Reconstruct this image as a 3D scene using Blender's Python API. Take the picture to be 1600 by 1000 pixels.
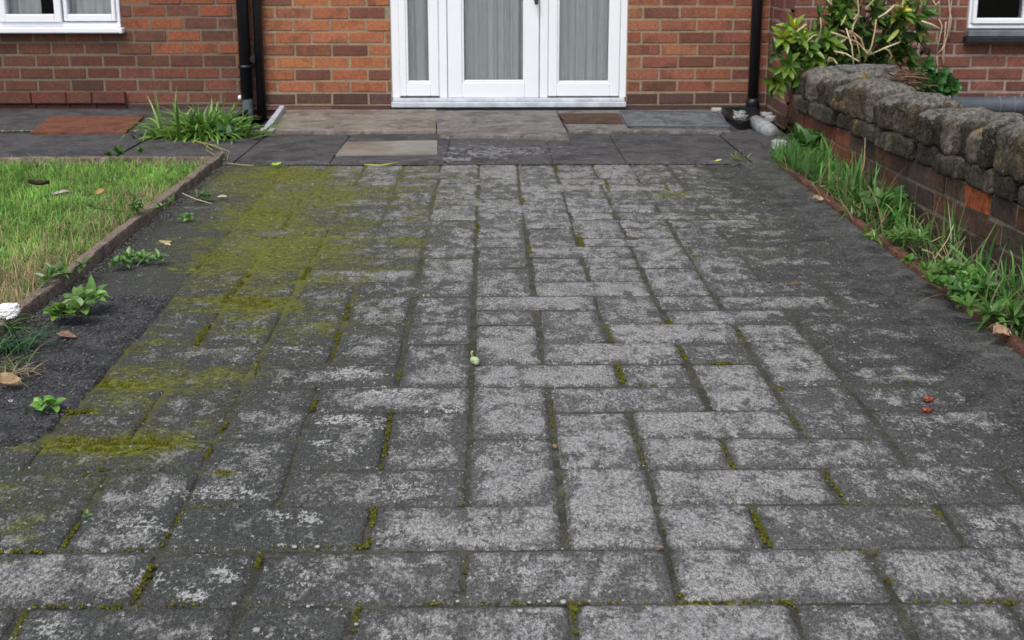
import bpy, bmesh, math, random
import numpy as np
from mathutils import Vector, Matrix, noise
R = math.radians
random.seed(7); rng = np.random.default_rng(7)
for o in list(bpy.data.objects): bpy.data.objects.remove(o)
scene = bpy.context.scene
COL = scene.collection

# ------------------------------------------------------------------ camera
F = 2150.0; PITCH = math.atan(584 / F); YAW = math.atan(31 * math.cos(PITCH) / F); CH = 1.02
cam_d = bpy.data.cameras.new("camera"); cam = bpy.data.objects.new("camera", cam_d); COL.objects.link(cam)
cam.location = (0, 0, CH); cam.rotation_euler = (R(90) - PITCH, 0, -YAW)
cam_d.sensor_width = 36; cam_d.lens = F / 1600 * 36; cam_d.clip_start = .05; cam_d.clip_end = 500
cam_d.dof.use_dof = True; cam_d.dof.focus_distance = 3.4; cam_d.dof.aperture_fstop = 11
scene.camera = cam
# ------------------------------------------------------------------ light
w = bpy.data.worlds.new("World"); scene.world = w; w.use_nodes = True
nt = w.node_tree; bg = nt.nodes['Background']
sky = nt.nodes.new('ShaderNodeTexSky'); sky.sky_type = 'NISHITA'; sky.sun_disc = False
SUN_EL, SUN_AZ = R(52), R(200)
sky.sun_elevation = SUN_EL; sky.sun_rotation = SUN_AZ; sky.air_density = 1.0; sky.dust_density = 3
hs = nt.nodes.new('ShaderNodeHueSaturation'); hs.inputs['Saturation'].default_value = .45
nt.links.new(sky.outputs[0], hs.inputs['Color']); nt.links.new(hs.outputs[0], bg.inputs[0])
bg.inputs[1].default_value = .12
sd = bpy.data.lights.new("sun", 'SUN'); sd.energy = .9; sd.angle = R(22); sd.color = (1, .97, .93)
sun = bpy.data.objects.new("sun", sd); COL.objects.link(sun)
_d = Vector((math.sin(SUN_AZ) * math.cos(SUN_EL), math.cos(SUN_AZ) * math.cos(SUN_EL), math.sin(SUN_EL)))
sun.rotation_euler = (-_d).to_track_quat('-Z', 'Y').to_euler(); sun.location = _d * 10
vs = scene.view_settings; vs.view_transform = 'Standard'; vs.look = 'None'; vs.exposure = 0.70; vs.gamma = 1
scene.render.resolution_x = 1024; scene.render.resolution_y = 640

# ------------------------------------------------------------------ photo pixel -> world point
CM = Matrix.Translation(cam.location) @ cam.rotation_euler.to_matrix().to_4x4()
def ray(px, py):
    d = CM.to_3x3() @ Vector(((px - 800) / F, -(py - 500) / F, -1))
    return Vector(cam.location), d
def P(px, py, z=0.0):
    o, d = ray(px, py); return o + d * ((z - o.z) / d.z)
def PY(px, py, Y):
    o, d = ray(px, py); return o + d * ((Y - o.y) / d.y)
def PX(px, py, X):
    o, d = ray(px, py); return o + d * ((X - o.x) / d.x)
INV = CM.inverted()
def pix(v):
    q = INV @ Vector(v); return 800 + F * q.x / -q.z, 500 - F * q.y / -q.z

# ------------------------------------------------------------------ mesh builder
class MB:
    def __init__(s): s.v = []; s.f = []; s.c = []; s.m = []; s.a = []
    def vert(s, p, c=(1, 1, 1), a=(0, 0, 0)):
        s.v.append((p[0], p[1], p[2])); s.c.append(c); s.a.append(a); return len(s.v) - 1
    def face(s, idx, m=0): s.f.append(tuple(idx)); s.m.append(m)
    def quad(s, a, b, c, d, col=(1, 1, 1), m=0):
        i = [s.vert(p, col) for p in (a, b, c, d)]; s.face(i, m)
    def build(s, name, mats, parent=None, smooth=False, loc=None):
        me = bpy.data.meshes.new(name)
        v = np.array(s.v, dtype=float)
        if loc is not None: v = v - np.array(loc, dtype=float)
        me.from_pydata(v.tolist(), [], s.f)
        if not isinstance(mats, (list, tuple)): mats = [mats]
        for m in mats: me.materials.append(m)
        me.polygons.foreach_set('material_index', s.m)
        if smooth: me.polygons.foreach_set('use_smooth', [True] * len(s.f))
        for nm, dat in (('col', s.c), ('msk', s.a)):
            at = me.attributes.new(nm, 'FLOAT_COLOR', 'POINT')
            arr = np.ones((len(s.v), 4)); arr[:, :3] = np.array(dat)
            at.data.foreach_set('color', arr.ravel())
        me.update()
        o = bpy.data.objects.new(name, me); COL.objects.link(o)
        if loc is not None: o.location = loc
        if parent is not None:
            o.parent = parent
            if loc is None: o.location = -Vector(parent.location)
            else: o.location = Vector(loc) - Vector(parent.location)
        return o
    def box(s, x0, x1, y0, y1, z0, z1, b=.002, col=(1, 1, 1), m=0, M=None):
        """bevelled box"""
        x0, x1 = min(x0, x1), max(x0, x1); y0, y1 = min(y0, y1), max(y0, y1); z0, z1 = min(z0, z1), max(z0, z1)
        b = min(b, (x1 - x0) * .45, (y1 - y0) * .45, (z1 - z0) * .45)
        X = (x0, x1); Y = (y0, y1); Z = (z0, z1); sg = (1, -1); ids = {}
        for i in (0, 1):
            for j in (0, 1):
                for k in (0, 1):
                    for ax in range(3):
                        p = [X[i] + sg[i] * b * (ax != 0), Y[j] + sg[j] * b * (ax != 1), Z[k] + sg[k] * b * (ax != 2)]
                        if M is not None: p = M @ Vector(p)
                        ids[i, j, k, ax] = s.vert(p, col)
        for ax in range(3):
            o1, o2 = [q for q in range(3) if q != ax]
            for e in (0, 1):
                def g(a, b_):
                    t = [0, 0, 0]; t[ax] = e; t[o1] = a; t[o2] = b_; return ids[t[0], t[1], t[2], ax]
                q = [g(0, 0), g(1, 0), g(1, 1), g(0, 1)]
                flip = (e == 0) ^ (ax == 1)
                s.face(q[::-1] if flip else q, m)
        if b > 0:
            for ax in range(3):       # edges along ax
                o1, o2 = [q for q in range(3) if q != ax]
                for a in (0, 1):
                    for c in (0, 1):
                        def h(e, fa):
                            t = [0, 0, 0]; t[ax] = e; t[o1] = a; t[o2] = c; return ids[t[0], t[1], t[2], fa]
                        q = [h(0, o1), h(1, o1), h(1, o2), h(0, o2)]
                        s.face(q, m)
            for i in (0, 1):
                for j in (0, 1):
                    for k in (0, 1): s.face([ids[i, j, k, 0], ids[i, j, k, 1], ids[i, j, k, 2]], m)
    def tube(s, pts, rad, n=10, col=(1, 1, 1), m=0, cap=True, flat=1.0):
        pts = [Vector(p) for p in pts]; rings = []
        rads = rad if isinstance(rad, (list, tuple)) else [rad] * len(pts)
        up = Vector((0, 0, 1)); prev = None
        for i, p in enumerate(pts):
            t = (pts[min(i + 1, len(pts) - 1)] - pts[max(i - 1, 0)]).normalized()
            if prev is None:
                a = t.cross(up if abs(t.z) < .9 else Vector((1, 0, 0))).normalized()
            else: a = (prev - t * prev.dot(t)).normalized()
            prev = a; b = t.cross(a)
            rings.append([s.vert(p + (a * math.cos(q) + b * math.sin(q) * flat) * rads[i], col) for q in [2 * math.pi * k / n for k in range(n)]])
        for i in range(len(rings) - 1):
            for k in range(n): s.face([rings[i][k], rings[i][(k + 1) % n], rings[i + 1][(k + 1) % n], rings[i + 1][k]], m)
        if cap: s.face(rings[0][::-1], m); s.face(rings[-1], m)
    def rock(s, c, size, seed=0, n=6, rough=.12, power=.35, col=(1, 1, 1), colf=None, M=None, freq=1.6, m=0):
        """rounded, noisy block: cube grid blended towards a sphere"""
        c = Vector(c); off = Vector((seed * 3.17, seed * 1.31, seed * 7.7)); ids = {}
        def vid(i, j, k):
            if (i, j, k) in ids: return ids[i, j, k]
            q = Vector((2 * i / n - 1, 2 * j / n - 1, 2 * k / n - 1))
            sph = q.normalized() * (1.0 if power > .6 else 1.15)
            q = q.lerp(sph, power)
            d = 1 + rough * (noise.noise(q * freq + off) + .5 * noise.noise(q * freq * 2.7 + off))
            p = Vector((q.x * size[0] / 2, q.y * size[1] / 2, q.z * size[2] / 2)) * d
            if M is not None: p = M @ p
            p = p + c
            ids[i, j, k] = s.vert(p, colf(p) if colf else col); return ids[i, j, k]
        for a in range(n):
            for b in range(n):
                for e in (0, n):
                    q = [vid(e, a, b), vid(e, a + 1, b), vid(e, a + 1, b + 1), vid(e, a, b + 1)]; s.face(q if e else q[::-1], m)
                    q = [vid(a, e, b), vid(a + 1, e, b), vid(a + 1, e, b + 1), vid(a, e, b + 1)]; s.face(q[::-1] if e else q, m)
                    q = [vid(a, b, e), vid(a + 1, b, e), vid(a + 1, b + 1, e), vid(a, b + 1, e)]; s.face(q if e else q[::-1], m)
    def blade(s, base, d, side, L, W, droop=.3, n=4, col=(.1, .2, .03), col2=None, shape='blade', fold=0.0, m=0):
        """curved strip from base along d; side = width direction"""
        base = Vector(base); d = Vector(d).normalized(); side = Vector(side); side = (side - d * side.dot(d)).normalized()
        col2 = col2 or col; p = base.copy(); st = L / n; prev = None; nrm = side.cross(d)
        for i in range(n + 1):
            t = i / n
            if shape == 'blade': wd = W * (1 - t ** 1.7) * .5 + .0002
            else: wd = W * .5 * (math.sin(math.pi * min(1, (t * .93 + .05)) ** .85) ** .8 if 0 < t < 1 else .04)
            c = tuple(col[k] * (1 - t) + col2[k] * t for k in range(3))
            if fold:
                cu = [s.vert(p - side * wd + nrm * fold * wd, c), s.vert(p, tuple(x * 1.15 for x in c)), s.vert(p + side * wd + nrm * fold * wd, c)]
            else: cu = [s.vert(p - side * wd, c), s.vert(p + side * wd, c)]
            if prev:
                for k in range(len(cu) - 1): s.face([prev[k], prev[k + 1], cu[k + 1], cu[k]], m)
            prev = cu
            d = (d + Vector((0, 0, -droop * st / L * (1 + t)))).normalized(); nrm = side.cross(d)
            p = p + d * st

def tag(o, label=None, cat=None, group=None, kind=None):
    if label: o['label'] = label
    if cat: o['category'] = cat
    if group: o['group'] = group
    if kind: o['kind'] = kind
    return o
def thing(name, loc, label, cat, group=None):
    o = bpy.data.objects.new(name, None); COL.objects.link(o); o.location = loc; o.empty_display_size = .05
    return tag(o, label, cat, group)

# ------------------------------------------------------------------ materials
class NT:
    def __init__(s, name):
        s.m = bpy.data.materials.new(name); s.m.use_nodes = True; s.t = s.m.node_tree
        s.b = s.t.nodes['Principled BSDF']; s.out = s.t.nodes['Material Output']
        s.co = s.n('ShaderNodeTexCoord').outputs['Object']
    def n(s, typ, **kw):
        x = s.t.nodes.new(typ)
        for k, v in kw.items(): setattr(x, k, v)
        return x
    def L(s, a, b): s.t.links.new(a, b)
    def geo(s):
        return s.n('ShaderNodeNewGeometry').outputs['Position']
    def noise(s, scale, det=4, rough=.6, vec=None, stretch=None, dist=0):
        x = s.n('ShaderNodeTexNoise'); x.inputs['Scale'].default_value = scale; x.inputs['Detail'].default_value = det
        x.inputs['Roughness'].default_value = rough; x.inputs['Distortion'].default_value = dist
        v = vec or s.geo()
        if stretch:
            mp = s.n('ShaderNodeMapping'); mp.inputs['Scale'].default_value = stretch; s.L(v, mp.inputs[0]); v = mp.outputs[0]
        s.L(v, x.inputs['Vector']); return x.outputs['Fac']
    def voro(s, scale, feature='F1', out='Distance', rnd=1):
        x = s.n('ShaderNodeTexVoronoi'); x.feature = feature; x.inputs['Scale'].default_value = scale
        x.inputs['Randomness'].default_value = rnd; s.L(s.geo(), x.inputs['Vector']); return x.outputs[out]
    def math(s, op, a, b=None, c=None, clamp=False):
        x = s.n('ShaderNodeMath', operation=op, use_clamp=clamp)
        for i, q in enumerate((a, b, c)):
            if q is None: continue
            if isinstance(q, (int, float)): x.inputs[i].default_value = q
            else: s.L(q, x.inputs[i])
        return x.outputs[0]
    def step(s, v, lo, hi, a=0, b=1):
        x = s.n('ShaderNodeMapRange', interpolation_type='SMOOTHSTEP')
        for i, q in zip((1, 2, 3, 4), (lo, hi, a, b)):
            if isinstance(q, (int, float)): x.inputs[i].default_value = q
            else: s.L(q, x.inputs[i])
        s.L(v, x.inputs[0]); return x.outputs[0]
    def mix(s, f, a, b, mode='MIX'):
        x = s.n('ShaderNodeMix', data_type='RGBA', blend_type=mode)
        for i, q in ((0, f), (6, a), (7, b)):
            if isinstance(q, (int, float)): x.inputs[i].default_value = q
            elif isinstance(q, (tuple, list)): x.inputs[i].default_value = (*q[:3], 1)
            else: s.L(q, x.inputs[i])
        return x.outputs[2]
    def attr(s, name):
        x = s.n('ShaderNodeAttribute', attribute_name=name); return x.outputs['Color']
    def sep(s, c):
        x = s.n('ShaderNodeSeparateColor'); s.L(c, x.inputs[0]); return x.outputs
    def bump(s, h, strength=.5, dist=.002):
        x = s.n('ShaderNodeBump'); x.inputs['Strength'].default_value = strength; x.inputs['Distance'].default_value = dist
        s.L(h, x.inputs['Height']); s.L(x.outputs[0], s.b.inputs['Normal'])
    def done(s, col=None, rough=.9, spec=.3, metal=0):
        if col is not None:
            if isinstance(col, (tuple, list)): s.b.inputs['Base Color'].default_value = (*col[:3], 1)
            else: s.L(col, s.b.inputs['Base Color'])
        if isinstance(rough, (int, float)): s.b.inputs['Roughness'].default_value = rough
        else: s.L(rough, s.b.inputs['Roughness'])
        s.b.inputs['Specular IOR Level'].default_value = spec; s.b.inputs['Metallic'].default_value = metal
        return s.m

def m_plain(name, col, rough=.5, spec=.5, var=.15, scale=12, bump=0, bscale=150, metal=0):
    t = NT(name); n = t.noise(scale, 5, .65)
    c = t.mix(t.step(n, .3, .7), tuple(x * (1 - var) for x in col), tuple(min(1, x * (1 + var)) for x in col))
    if bump: t.bump(t.noise(bscale, 5, .7), bump, .002)
    return t.done(c, rough, spec, metal)
def m_col(name, rough=.9, spec=.3, var=.25, scale=60, bump=.4, bscale=250, dist=.002, dirt=None, dirt_scale=14, dirt_amt=.5):
    """colour comes from the vertex colour attribute, broken up by noise"""
    t = NT(name); c = t.attr('col')
    f = t.step(t.noise(scale, 6, .7), .3, .7, 1 - var, 1 + var)
    g = t.n('ShaderNodeCombineColor'); [t.L(f, g.inputs[i]) for i in range(3)]
    c = t.mix(1.0, c, g.outputs[0], 'MULTIPLY')
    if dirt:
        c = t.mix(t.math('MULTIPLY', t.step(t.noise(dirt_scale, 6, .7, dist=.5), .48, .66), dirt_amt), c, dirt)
    if bump: t.bump(t.noise(bscale, 5, .7), bump, dist)
    return t.done(c, rough, spec)
def m_leaf(name, rough=.45, spec=.4, trans=.3, var=.25, scale=90):
    t = NT(name); c = t.attr('col')
    f = t.step(t.noise(scale, 4, .7), .3, .7, 1 - var, 1 + var)
    g = t.n('ShaderNodeCombineColor'); [t.L(f, g.inputs[i]) for i in range(3)]
    c = t.mix(1.0, c, g.outputs[0], 'MULTIPLY')
    t.done(c, rough, spec)
    tr = t.n('ShaderNodeBsdfTranslucent'); t.L(c, tr.inputs[0])
    mx = t.n('ShaderNodeMixShader'); mx.inputs[0].default_value = trans
    t.L(t.b.outputs[0], mx.inputs[1]); t.L(tr.outputs[0], mx.inputs[2]); t.L(mx.outputs[0], t.out.inputs[0])
    return t.m

def m_paving():
    t = NT('paving'); a = t.sep(t.attr('msk')); cc = t.sep(t.attr('col'))
    light, moss, lich = a[0], a[1], a[2]; tone, edge, rnd = cc[0], cc[1], cc[2]
    big = t.noise(7, 5, .6); med = t.noise(30, 6, .72, stretch=(1, .5, 1), dist=.4); fin = t.noise(150, 4, .75, stretch=(1, .5, 1)); gr = t.noise(480, 2, .7, stretch=(1, .55, 1))
    # worn pale concrete against dark grime; edge also paints crack shade onto the rims
    cen = lambda q, k: t.math('MULTIPLY', t.math('SUBTRACT', q, .5), k)
    add = lambda *q: q[0] if len(q) == 1 else t.math('ADD', q[0], add(*q[1:]))
    grain = add(cen(gr, 2.2), cen(fin, 1.6))
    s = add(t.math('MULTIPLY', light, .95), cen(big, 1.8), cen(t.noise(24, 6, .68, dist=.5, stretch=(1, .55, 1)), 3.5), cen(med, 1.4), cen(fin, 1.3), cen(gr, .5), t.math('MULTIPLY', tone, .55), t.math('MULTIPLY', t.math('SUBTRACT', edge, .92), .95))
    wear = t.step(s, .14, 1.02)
    patch = t.step(add(cen(t.noise(18, 6, .68, dist=.6, stretch=(1, .55, 1)), 3.6), cen(fin, 1.2), t.math('MULTIPLY', light, .45)), -.30, .45, .45, 1)
    wear = t.math('MULTIPLY', wear, patch)
    lightc = t.mix(t.step(grain, -.36, .40), (.125, .122, .118), (.48, .472, .465))
    darkc = t.mix(t.step(grain, -.35, .45), (.024, .026, .024), (.098, .102, .092))
    darkc = t.mix(t.step(light, .25, .8), darkc, t.mix(t.step(grain, -.35, .4), (.045, .045, .044), (.165, .163, .157)))
    c = t.mix(wear, darkc, lightc)
    spot = t.math('MULTIPLY', t.step(t.noise(21, 3, .5, dist=.2), .62, .66), t.step(t.noise(75, 3, .6), .38, .5))
    c = t.mix(t.math('MULTIPLY', spot, .6), c, (.04, .042, .041))
    v = t.voro(210); sp = t.math('MULTIPLY', t.step(v, .14, .24, 1, 0), t.step(t.noise(60, 2), .50, .56))
    c = t.mix(t.math('MULTIPLY', sp, .55), c, (.48, .48, .46))
    v = t.voro(160); sp = t.math('MULTIPLY', t.step(v, .12, .22, 1, 0), t.step(t.noise(47, 2), .50, .56))
    c = t.mix(t.math('MULTIPLY', sp, .6), c, (.03, .03, .03))
    # white crustose lichen
    lf = t.step(add(lich, cen(t.noise(30, 5, .75), 3.2), cen(fin, 3.2), cen(gr, .8)), .62, .95)
    c = t.mix(t.math('MULTIPLY', lf, t.step(grain, -.5, .3, .35, .95)), c, (.50, .50, .49))
    # moss film
    green = t.mix(t.step(t.noise(60, 4, .7), .35, .65), (.062, .078, .014), (.255, .265, .024))
    green = t.mix(t.step(grain, -.4, .4), t.mix(.55, green, (.03, .033, .016)), green)
    ms = add(t.math('MULTIPLY', moss, 1.30), cen(t.noise(9, 7, .78, dist=.7, stretch=(1, 1.3, 1)), 4.2), cen(fin, 1.2), t.math('MULTIPLY', t.math('SUBTRACT', rnd, .5), .35))
    mf = t.math('MULTIPLY', t.step(ms, .25, 1.30), t.step(moss, .02, .35, 0, .92))
    c = t.mix(mf, c, green)
    h = add(t.math('MULTIPLY', fin, .9), t.math('MULTIPLY', gr, .6), t.math('MULTIPLY', med, .8), t.math('MULTIPLY', mf, .35))
    t.bump(h, .9, .005)
    return t.done(c, .88, .3)
def m_rough_dark(name, c0, c1, sc=160, moss=False, dist=.006):
    t = NT(name); gs = t.math('ADD', t.math('MULTIPLY', t.noise(sc, 4, .75), .6), t.math('MULTIPLY', t.noise(sc * 3, 2), .4))
    c = t.mix(t.step(gs, .43, .58), c0, c1)
    c = t.mix(t.step(t.noise(9, 6, .7), .45, .58, 0, .55), c, tuple(x * .6 for x in c0))
    c = t.mix(t.step(t.noise(17, 6, .75, dist=.4), .53, .62, 0, .45), c, tuple(x * 1.3 for x in c1))
    v = t.voro(170); sp = t.math('MULTIPLY', t.step(v, .13, .23, 1, 0), t.step(t.noise(40, 2), .52, .58))
    c = t.mix(t.math('MULTIPLY', sp, .6), c, tuple(min(.5, x * 2.4) for x in c1))
    t.bump(t.math('ADD', t.noise(sc * .6, 6, .75), t.math('MULTIPLY', t.noise(sc * .15, 4), 1.5)), .9, dist)
    return t.done(c, .92, .25)
def m_concrete(name, c0, c1, stain=(.06, .055, .05), rough=.9, sa=.75):
    t = NT(name); gs = t.noise(260, 3, .7)
    c = t.mix(t.step(gs, .42, .58), c0, c1)
    c = t.mix(t.step(t.noise(5, 7, .72, dist=.6), .44, .60, 0, sa), c, stain)
    c = t.mix(t.step(t.noise(19, 6, .75, dist=.4), .52, .62, 0, .5), c, tuple(min(1, x * 1.35) for x in c1))
    c = t.mix(t.step(t.noise(90, 4, .75), .58, .66, 0, .6), c, tuple(x * .5 for x in c0))
    v = t.voro(120); sp = t.math('MULTIPLY', t.step(v, .1, .2, 1, 0), t.step(t.noise(30, 2), .54, .6))
    c = t.mix(t.math('MULTIPLY', sp, .5), c, tuple(min(.5, x * 2) for x in c1))
    t.bump(t.math('ADD', t.noise(150, 6, .75), t.noise(25, 5, .7)), .6, .005)
    return t.done(c, rough, .3)
def m_glass():
    t = NT('glass'); fr = t.n('ShaderNodeFresnel'); fr.inputs[0].default_value = 1.5
    tr = t.n('ShaderNodeBsdfTransparent'); tr.inputs[0].default_value = (.95, .965, .965, 1)
    gl = t.n('ShaderNodeBsdfGlossy'); gl.inputs['Roughness'].default_value = .03
    mx = t.n('ShaderNodeMixShader'); t.L(t.math('MULTIPLY', fr.outputs[0], 1.2, clamp=True), mx.inputs[0])
    t.L(tr.outputs[0], mx.inputs[1]); t.L(gl.outputs[0], mx.inputs[2]); t.L(mx.outputs[0], t.out.inputs[0]); return t.m

M = {}
M['paving'] = m_paving()
M['sand'] = m_rough_dark('joint_sand', (.032, .033, .024), (.105, .10, .075), 220, dist=.003)
M['tarmac'] = m_rough_dark('tarmac', (.030, .031, .033), (.11, .112, .118), 120, dist=.012)
M['tarmac2'] = m_rough_dark('dirt_crust', (.030, .031, .030), (.115, .114, .108), 130, dist=.008)
M['haunch'] = m_rough_dark('mortar_haunch', (.042, .042, .041), (.14, .14, .135), 150, dist=.008)
M['slab'] = m_concrete('slab_concrete', (.038, .036, .038), (.115, .11, .112), (.027, .026, .027))
M['step'] = m_concrete('step_concrete', (.15, .13, .105), (.30, .26, .22), (.085, .078, .058))
M['step2'] = m_concrete('step_concrete_dark', (.10, .092, .085), (.26, .245, .235), (.07, .06, .055))
M['soil'] = m_rough_dark('soil', (.02, .015, .01), (.07, .055, .035), 90)
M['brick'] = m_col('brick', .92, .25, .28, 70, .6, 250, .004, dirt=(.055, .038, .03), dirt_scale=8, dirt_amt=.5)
M['mortar'] = m_col('mortar', .95, .2, .2, 60, .5, 260, .003, dirt=(.09, .075, .055), dirt_scale=9, dirt_amt=.4)
M['gbrick'] = m_col('weathered_brick', .95, .2, .35, 45, .7, 200, .006, dirt=(.04, .034, .026), dirt_scale=22, dirt_amt=.6)
def m_stone(name):
    t = NT(name); c = t.attr('col')
    f = t.step(t.noise(60, 6, .75), .38, .62, .45, 1.5); g = t.n('ShaderNodeCombineColor'); [t.L(f, g.inputs[i]) for i in range(3)]
    c = t.mix(1.0, c, g.outputs[0], 'MULTIPLY')
    c = t.mix(t.step(t.noise(38, 6, .7, dist=.5), .52, .60, 0, .5), c, (.028, .024, .016))
    c = t.mix(t.step(t.noise(50, 7, .8, dist=.3), .57, .64, 0, .6), c, (.24, .235, .21))
    c = t.mix(t.step(t.noise(240, 2, .7), .60, .68, 0, .55), c, (.30, .29, .26))
    c = t.mix(t.step(t.noise(14, 5, .7), .64, .70, 0, .5), c, (.075, .075, .018))
    t.bump(t.math('ADD', t.noise(150, 6, .75), t.noise(35, 5, .7)), .9, .008); return t.done(c, .95, .2)
M['stone'] = m_stone('weathered_stone')
M['upvc'] = m_plain('white_upvc', (.80, .82, .86), .35, .5, .02, 3)
M['sill'] = m_plain('grey_white_sill', (.50, .53, .58), .45, .5, .18, 14, .1)
M['greysill'] = m_plain('grey_sill', (.13, .14, .16), .6, .4, .2, 14, .2)
M['black'] = m_plain('black_plastic', (.012, .013, .016), .38, .5, .3, 10, .05)
M['slate'] = m_plain('slate_grey_plastic', (.075, .09, .115), .55, .5, .15, 20)
M['gasket'] = m_plain('gasket', (.02, .02, .02), .6)
M['glass'] = m_glass()
M['room'] = m_plain('dark_room', (.03, .034, .036), .9)
def m_cloth(name, a, b):
    t = NT(name); c = t.mix(t.step(t.noise(30, 4, .6, stretch=(6, 6, .3)), .35, .65), a, b); t.bump(t.noise(600, 2), .2, .001)
    return t.done(c, .95, .1)
M['curtain'] = m_cloth('curtain_cloth', (.70, .735, .74), (.82, .85, .86))
M['rust'] = m_rough_dark('terracotta_slab', (.13, .05, .03), (.25, .10, .06), 200)
M['timber'] = m_rough_dark('edging_board', (.12, .090, .068), (.29, .23, .185), 120, dist=.004)
M['redkerb'] = m_rough_dark('red_edging', (.08, .035, .025), (.18, .085, .06), 130)
M['metal'] = m_plain('dull_metal_plate', (.25, .235, .20), .45, .5, .3, 5, .1, 60, metal=.3)
M['mat'] = m_rough_dark('grey_mat', (.05, .054, .06), (.24, .255, .275), 150)
M['coir'] = m_rough_dark('coir_mat', (.04, .022, .014), (.13, .075, .05), 90)
M['mort2'] = m_plain('pale_mortar', (.34, .345, .35), .9, .2, .3, 30, .6, 120)
M['pitc'] = m_plain('wet_pit', (.006, .006, .006), .6)
M['leaf'] = m_leaf('foliage', .32, .5, .25)
M['grass'] = m_leaf('grass_blades', .6, .25, .35, .2, 60)
M['dry'] = m_col('dry_leaf', .8, .3, .25, 80, .3, 200)
M['moss'] = m_col('moss', .95, .1, .35, 200, .6, 500, .002)
M['grit'] = m_col('grit', .8, .3, .2, 90, .2, 200)
M['gloss'] = m_col('berry_skin', .35, .5, .25, 120, .2, 200)
M['haunch2'] = m_plain('dry_paint', (.24, .24, .25), .9, .2, .35, 60)
M['white'] = m_plain('white_paper', (.8, .8, .8), .8, .2, .05, 20, .3, 60)

# ================================================================== GROUND AND PAVING
def grid_sheet(mb, x0, x1, y0, y1, z, nx=1, ny=1, amp=0, col=(1, 1, 1), m=0, zf=None):
    ids = []
    for j in range(ny + 1):
        r = []
        for i in range(nx + 1):
            x = x0 + (x1 - x0) * i / nx; y = y0 + (y1 - y0) * j / ny
            zz = z + (amp * noise.noise(Vector((x * 9, y * 9, 2))) + amp * .5 * noise.noise(Vector((x * 31, y * 31, 5))) if amp else 0)
            if zf: zz += zf(x, y)
            r.append(mb.vert((x, y, zz), col))
        ids.append(r)
    for j in range(ny):
        for i in range(nx): mb.face([ids[j][i], ids[j][i + 1], ids[j + 1][i + 1], ids[j + 1][i]], m)

g = MB(); grid_sheet(g, -60, 60, -40, 80, -.085, 4, 4)
tag(g.build('ground', M['soil']), kind='structure')

RY = {-1: 1035, 0: 943, 1: 857, 2: 788, 3: 731, 4: 684, 5: 642, 6: 603, 7: 568, 8: 535.5, 9: 506.5, 10: 484, 11: 461.5, 12: 439.5, 13: 419,
      14: 401.5, 15: 385.5, 16: 371, 17: 356, 18: 343, 19: 331.5, 20: 320, 21: 310, 22: 298.5, 23: 288, 24: 278.5, 25: 268, 26: 257.5}
def rowY(j):
    if j in RY: return P(769, RY[j]).y
    return rowY(-1) + (j + 1) * .182
def kx(i, j):
    y = RY.get(j, 1035); sh = max(0, (y - 600) / 340) * .032
    k = (-.045 - .012 * max(0, (640 - y) / 320)) + .172 * i * (1 - sh)
    yy = min(y, 1035)
    return P(769 + k * (yy + 84), yy).x
T = """-1|-6:-4 -4:-2 -2:-1 -1:1 1:3 3:4 4:5 5:7
0|-7:-5 -5:-3 -3:-2 -2:0 0:2 2:4 4:6 6:7
1|-6:-4 -4:-3* -3:-1 -1:1 1:2* 2:3 3:5 5:7
2|-6:-4 -3:-2* -2:0 0:1* 2:4 4:6 6:7
3|-7:-5 -5:-3 -2:-1* -1:0* 1:2* 2:3 3:5 5:7
4|-5:-4 -4:-3* -3:-2* 0:1* 2:4 4:5* 5:7
5|-5:-4 -2:0 1:3 3:4* 5:7
6|-5:-3 -3:-1 -1:0* 0:2 2:3 4:5* 5:7
7|-5:-3 -3:-2 -2:-1* 0:1* 1:3 3:4 5:7
8|-5:-4* -4:-3* -3:-2* -1:0 1:2* 2:4 4:5 5:7
9|-2:-1* -1:0* 0:1 2:3* 3:5 5:7
10|-5:-4 -4:-3 -3:-2* 0:2 3:4 4:6 6:7
11|-5:-4 -4:-3 -2:0 0:1* 1:3 3:4* 4:6 6:7
12|-5:-4 -4:-3 -3:-1 -1:0* 1:2* 2:3 4:5* 5:7
13|-5:-4 -4:-3 -3:-1 0:1* 2:3 3:4* 5:7
14|-5:-4 -4:-3 -3:-1 -1:0 1:3 4:6 6:7
15|-5:-3 -3:-1 -1:0* 0:1 1:2* 2:4 4:5* 5:7
16|-5:-3 -3:-1 0:1* 2:3* 3:4 5:7
17|-5:-4 -4:-2 -2:0 1:2* 3:4 4:6 6:7
18|-5:-4 -4:-3 -3:-2 -2:-1* -1:0* 0:1 2:3 3:5 5:7
19|-5:-3 -3:-2 0:2 2:3 3:4 4:6 6:7
20|-5:-4 -4:-2 -2:-1* -1:1 1:2* 2:3 3:5 5:7
21|-5:-3 -3:-2 -1:0* 0:1* 2:3 3:4 4:6 6:7
22|-5:-4 -4:-2 -2:-1* 1:3 3:5 5:7
23|-5:-3 -3:-2 -1:1 1:2* 2:4 4:5* 5:7
24|-5:-4 -4:-3* -3:-2* -2:0 0:1* 2:3* 3:4* 5:6* 6:7
25|-5:-4 -2:-1 -1:0 1:2 4:5 6:7"""
PB = []; occ = set()
for ln in T.split('\n'):
    j, rest = ln.split('|'); j = int(j)
    for tk in rest.split():
        h = 2 if tk.endswith('*') else 1
        a, b = [int(q) for q in tk.rstrip('*').split(':')]
        PB.append((a, b, j, h)); [occ.add((i, jj)) for i in range(a, b) for jj in range(j, j + h)]
for j in range(-9, -1):                    # pavers on towards and under the viewer
    i = -8 - (j % 2)
    while i < 7: PB.append((i, i + 2, j, 1)); i += 2
for j in range(-1, 26):
    left = -9 if j <= 3 else -5
    for i in range(left, 7):
        if (i, j) not in occ: PB.append((i, i + 1, j, 1)); occ.add((i, j))
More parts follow.
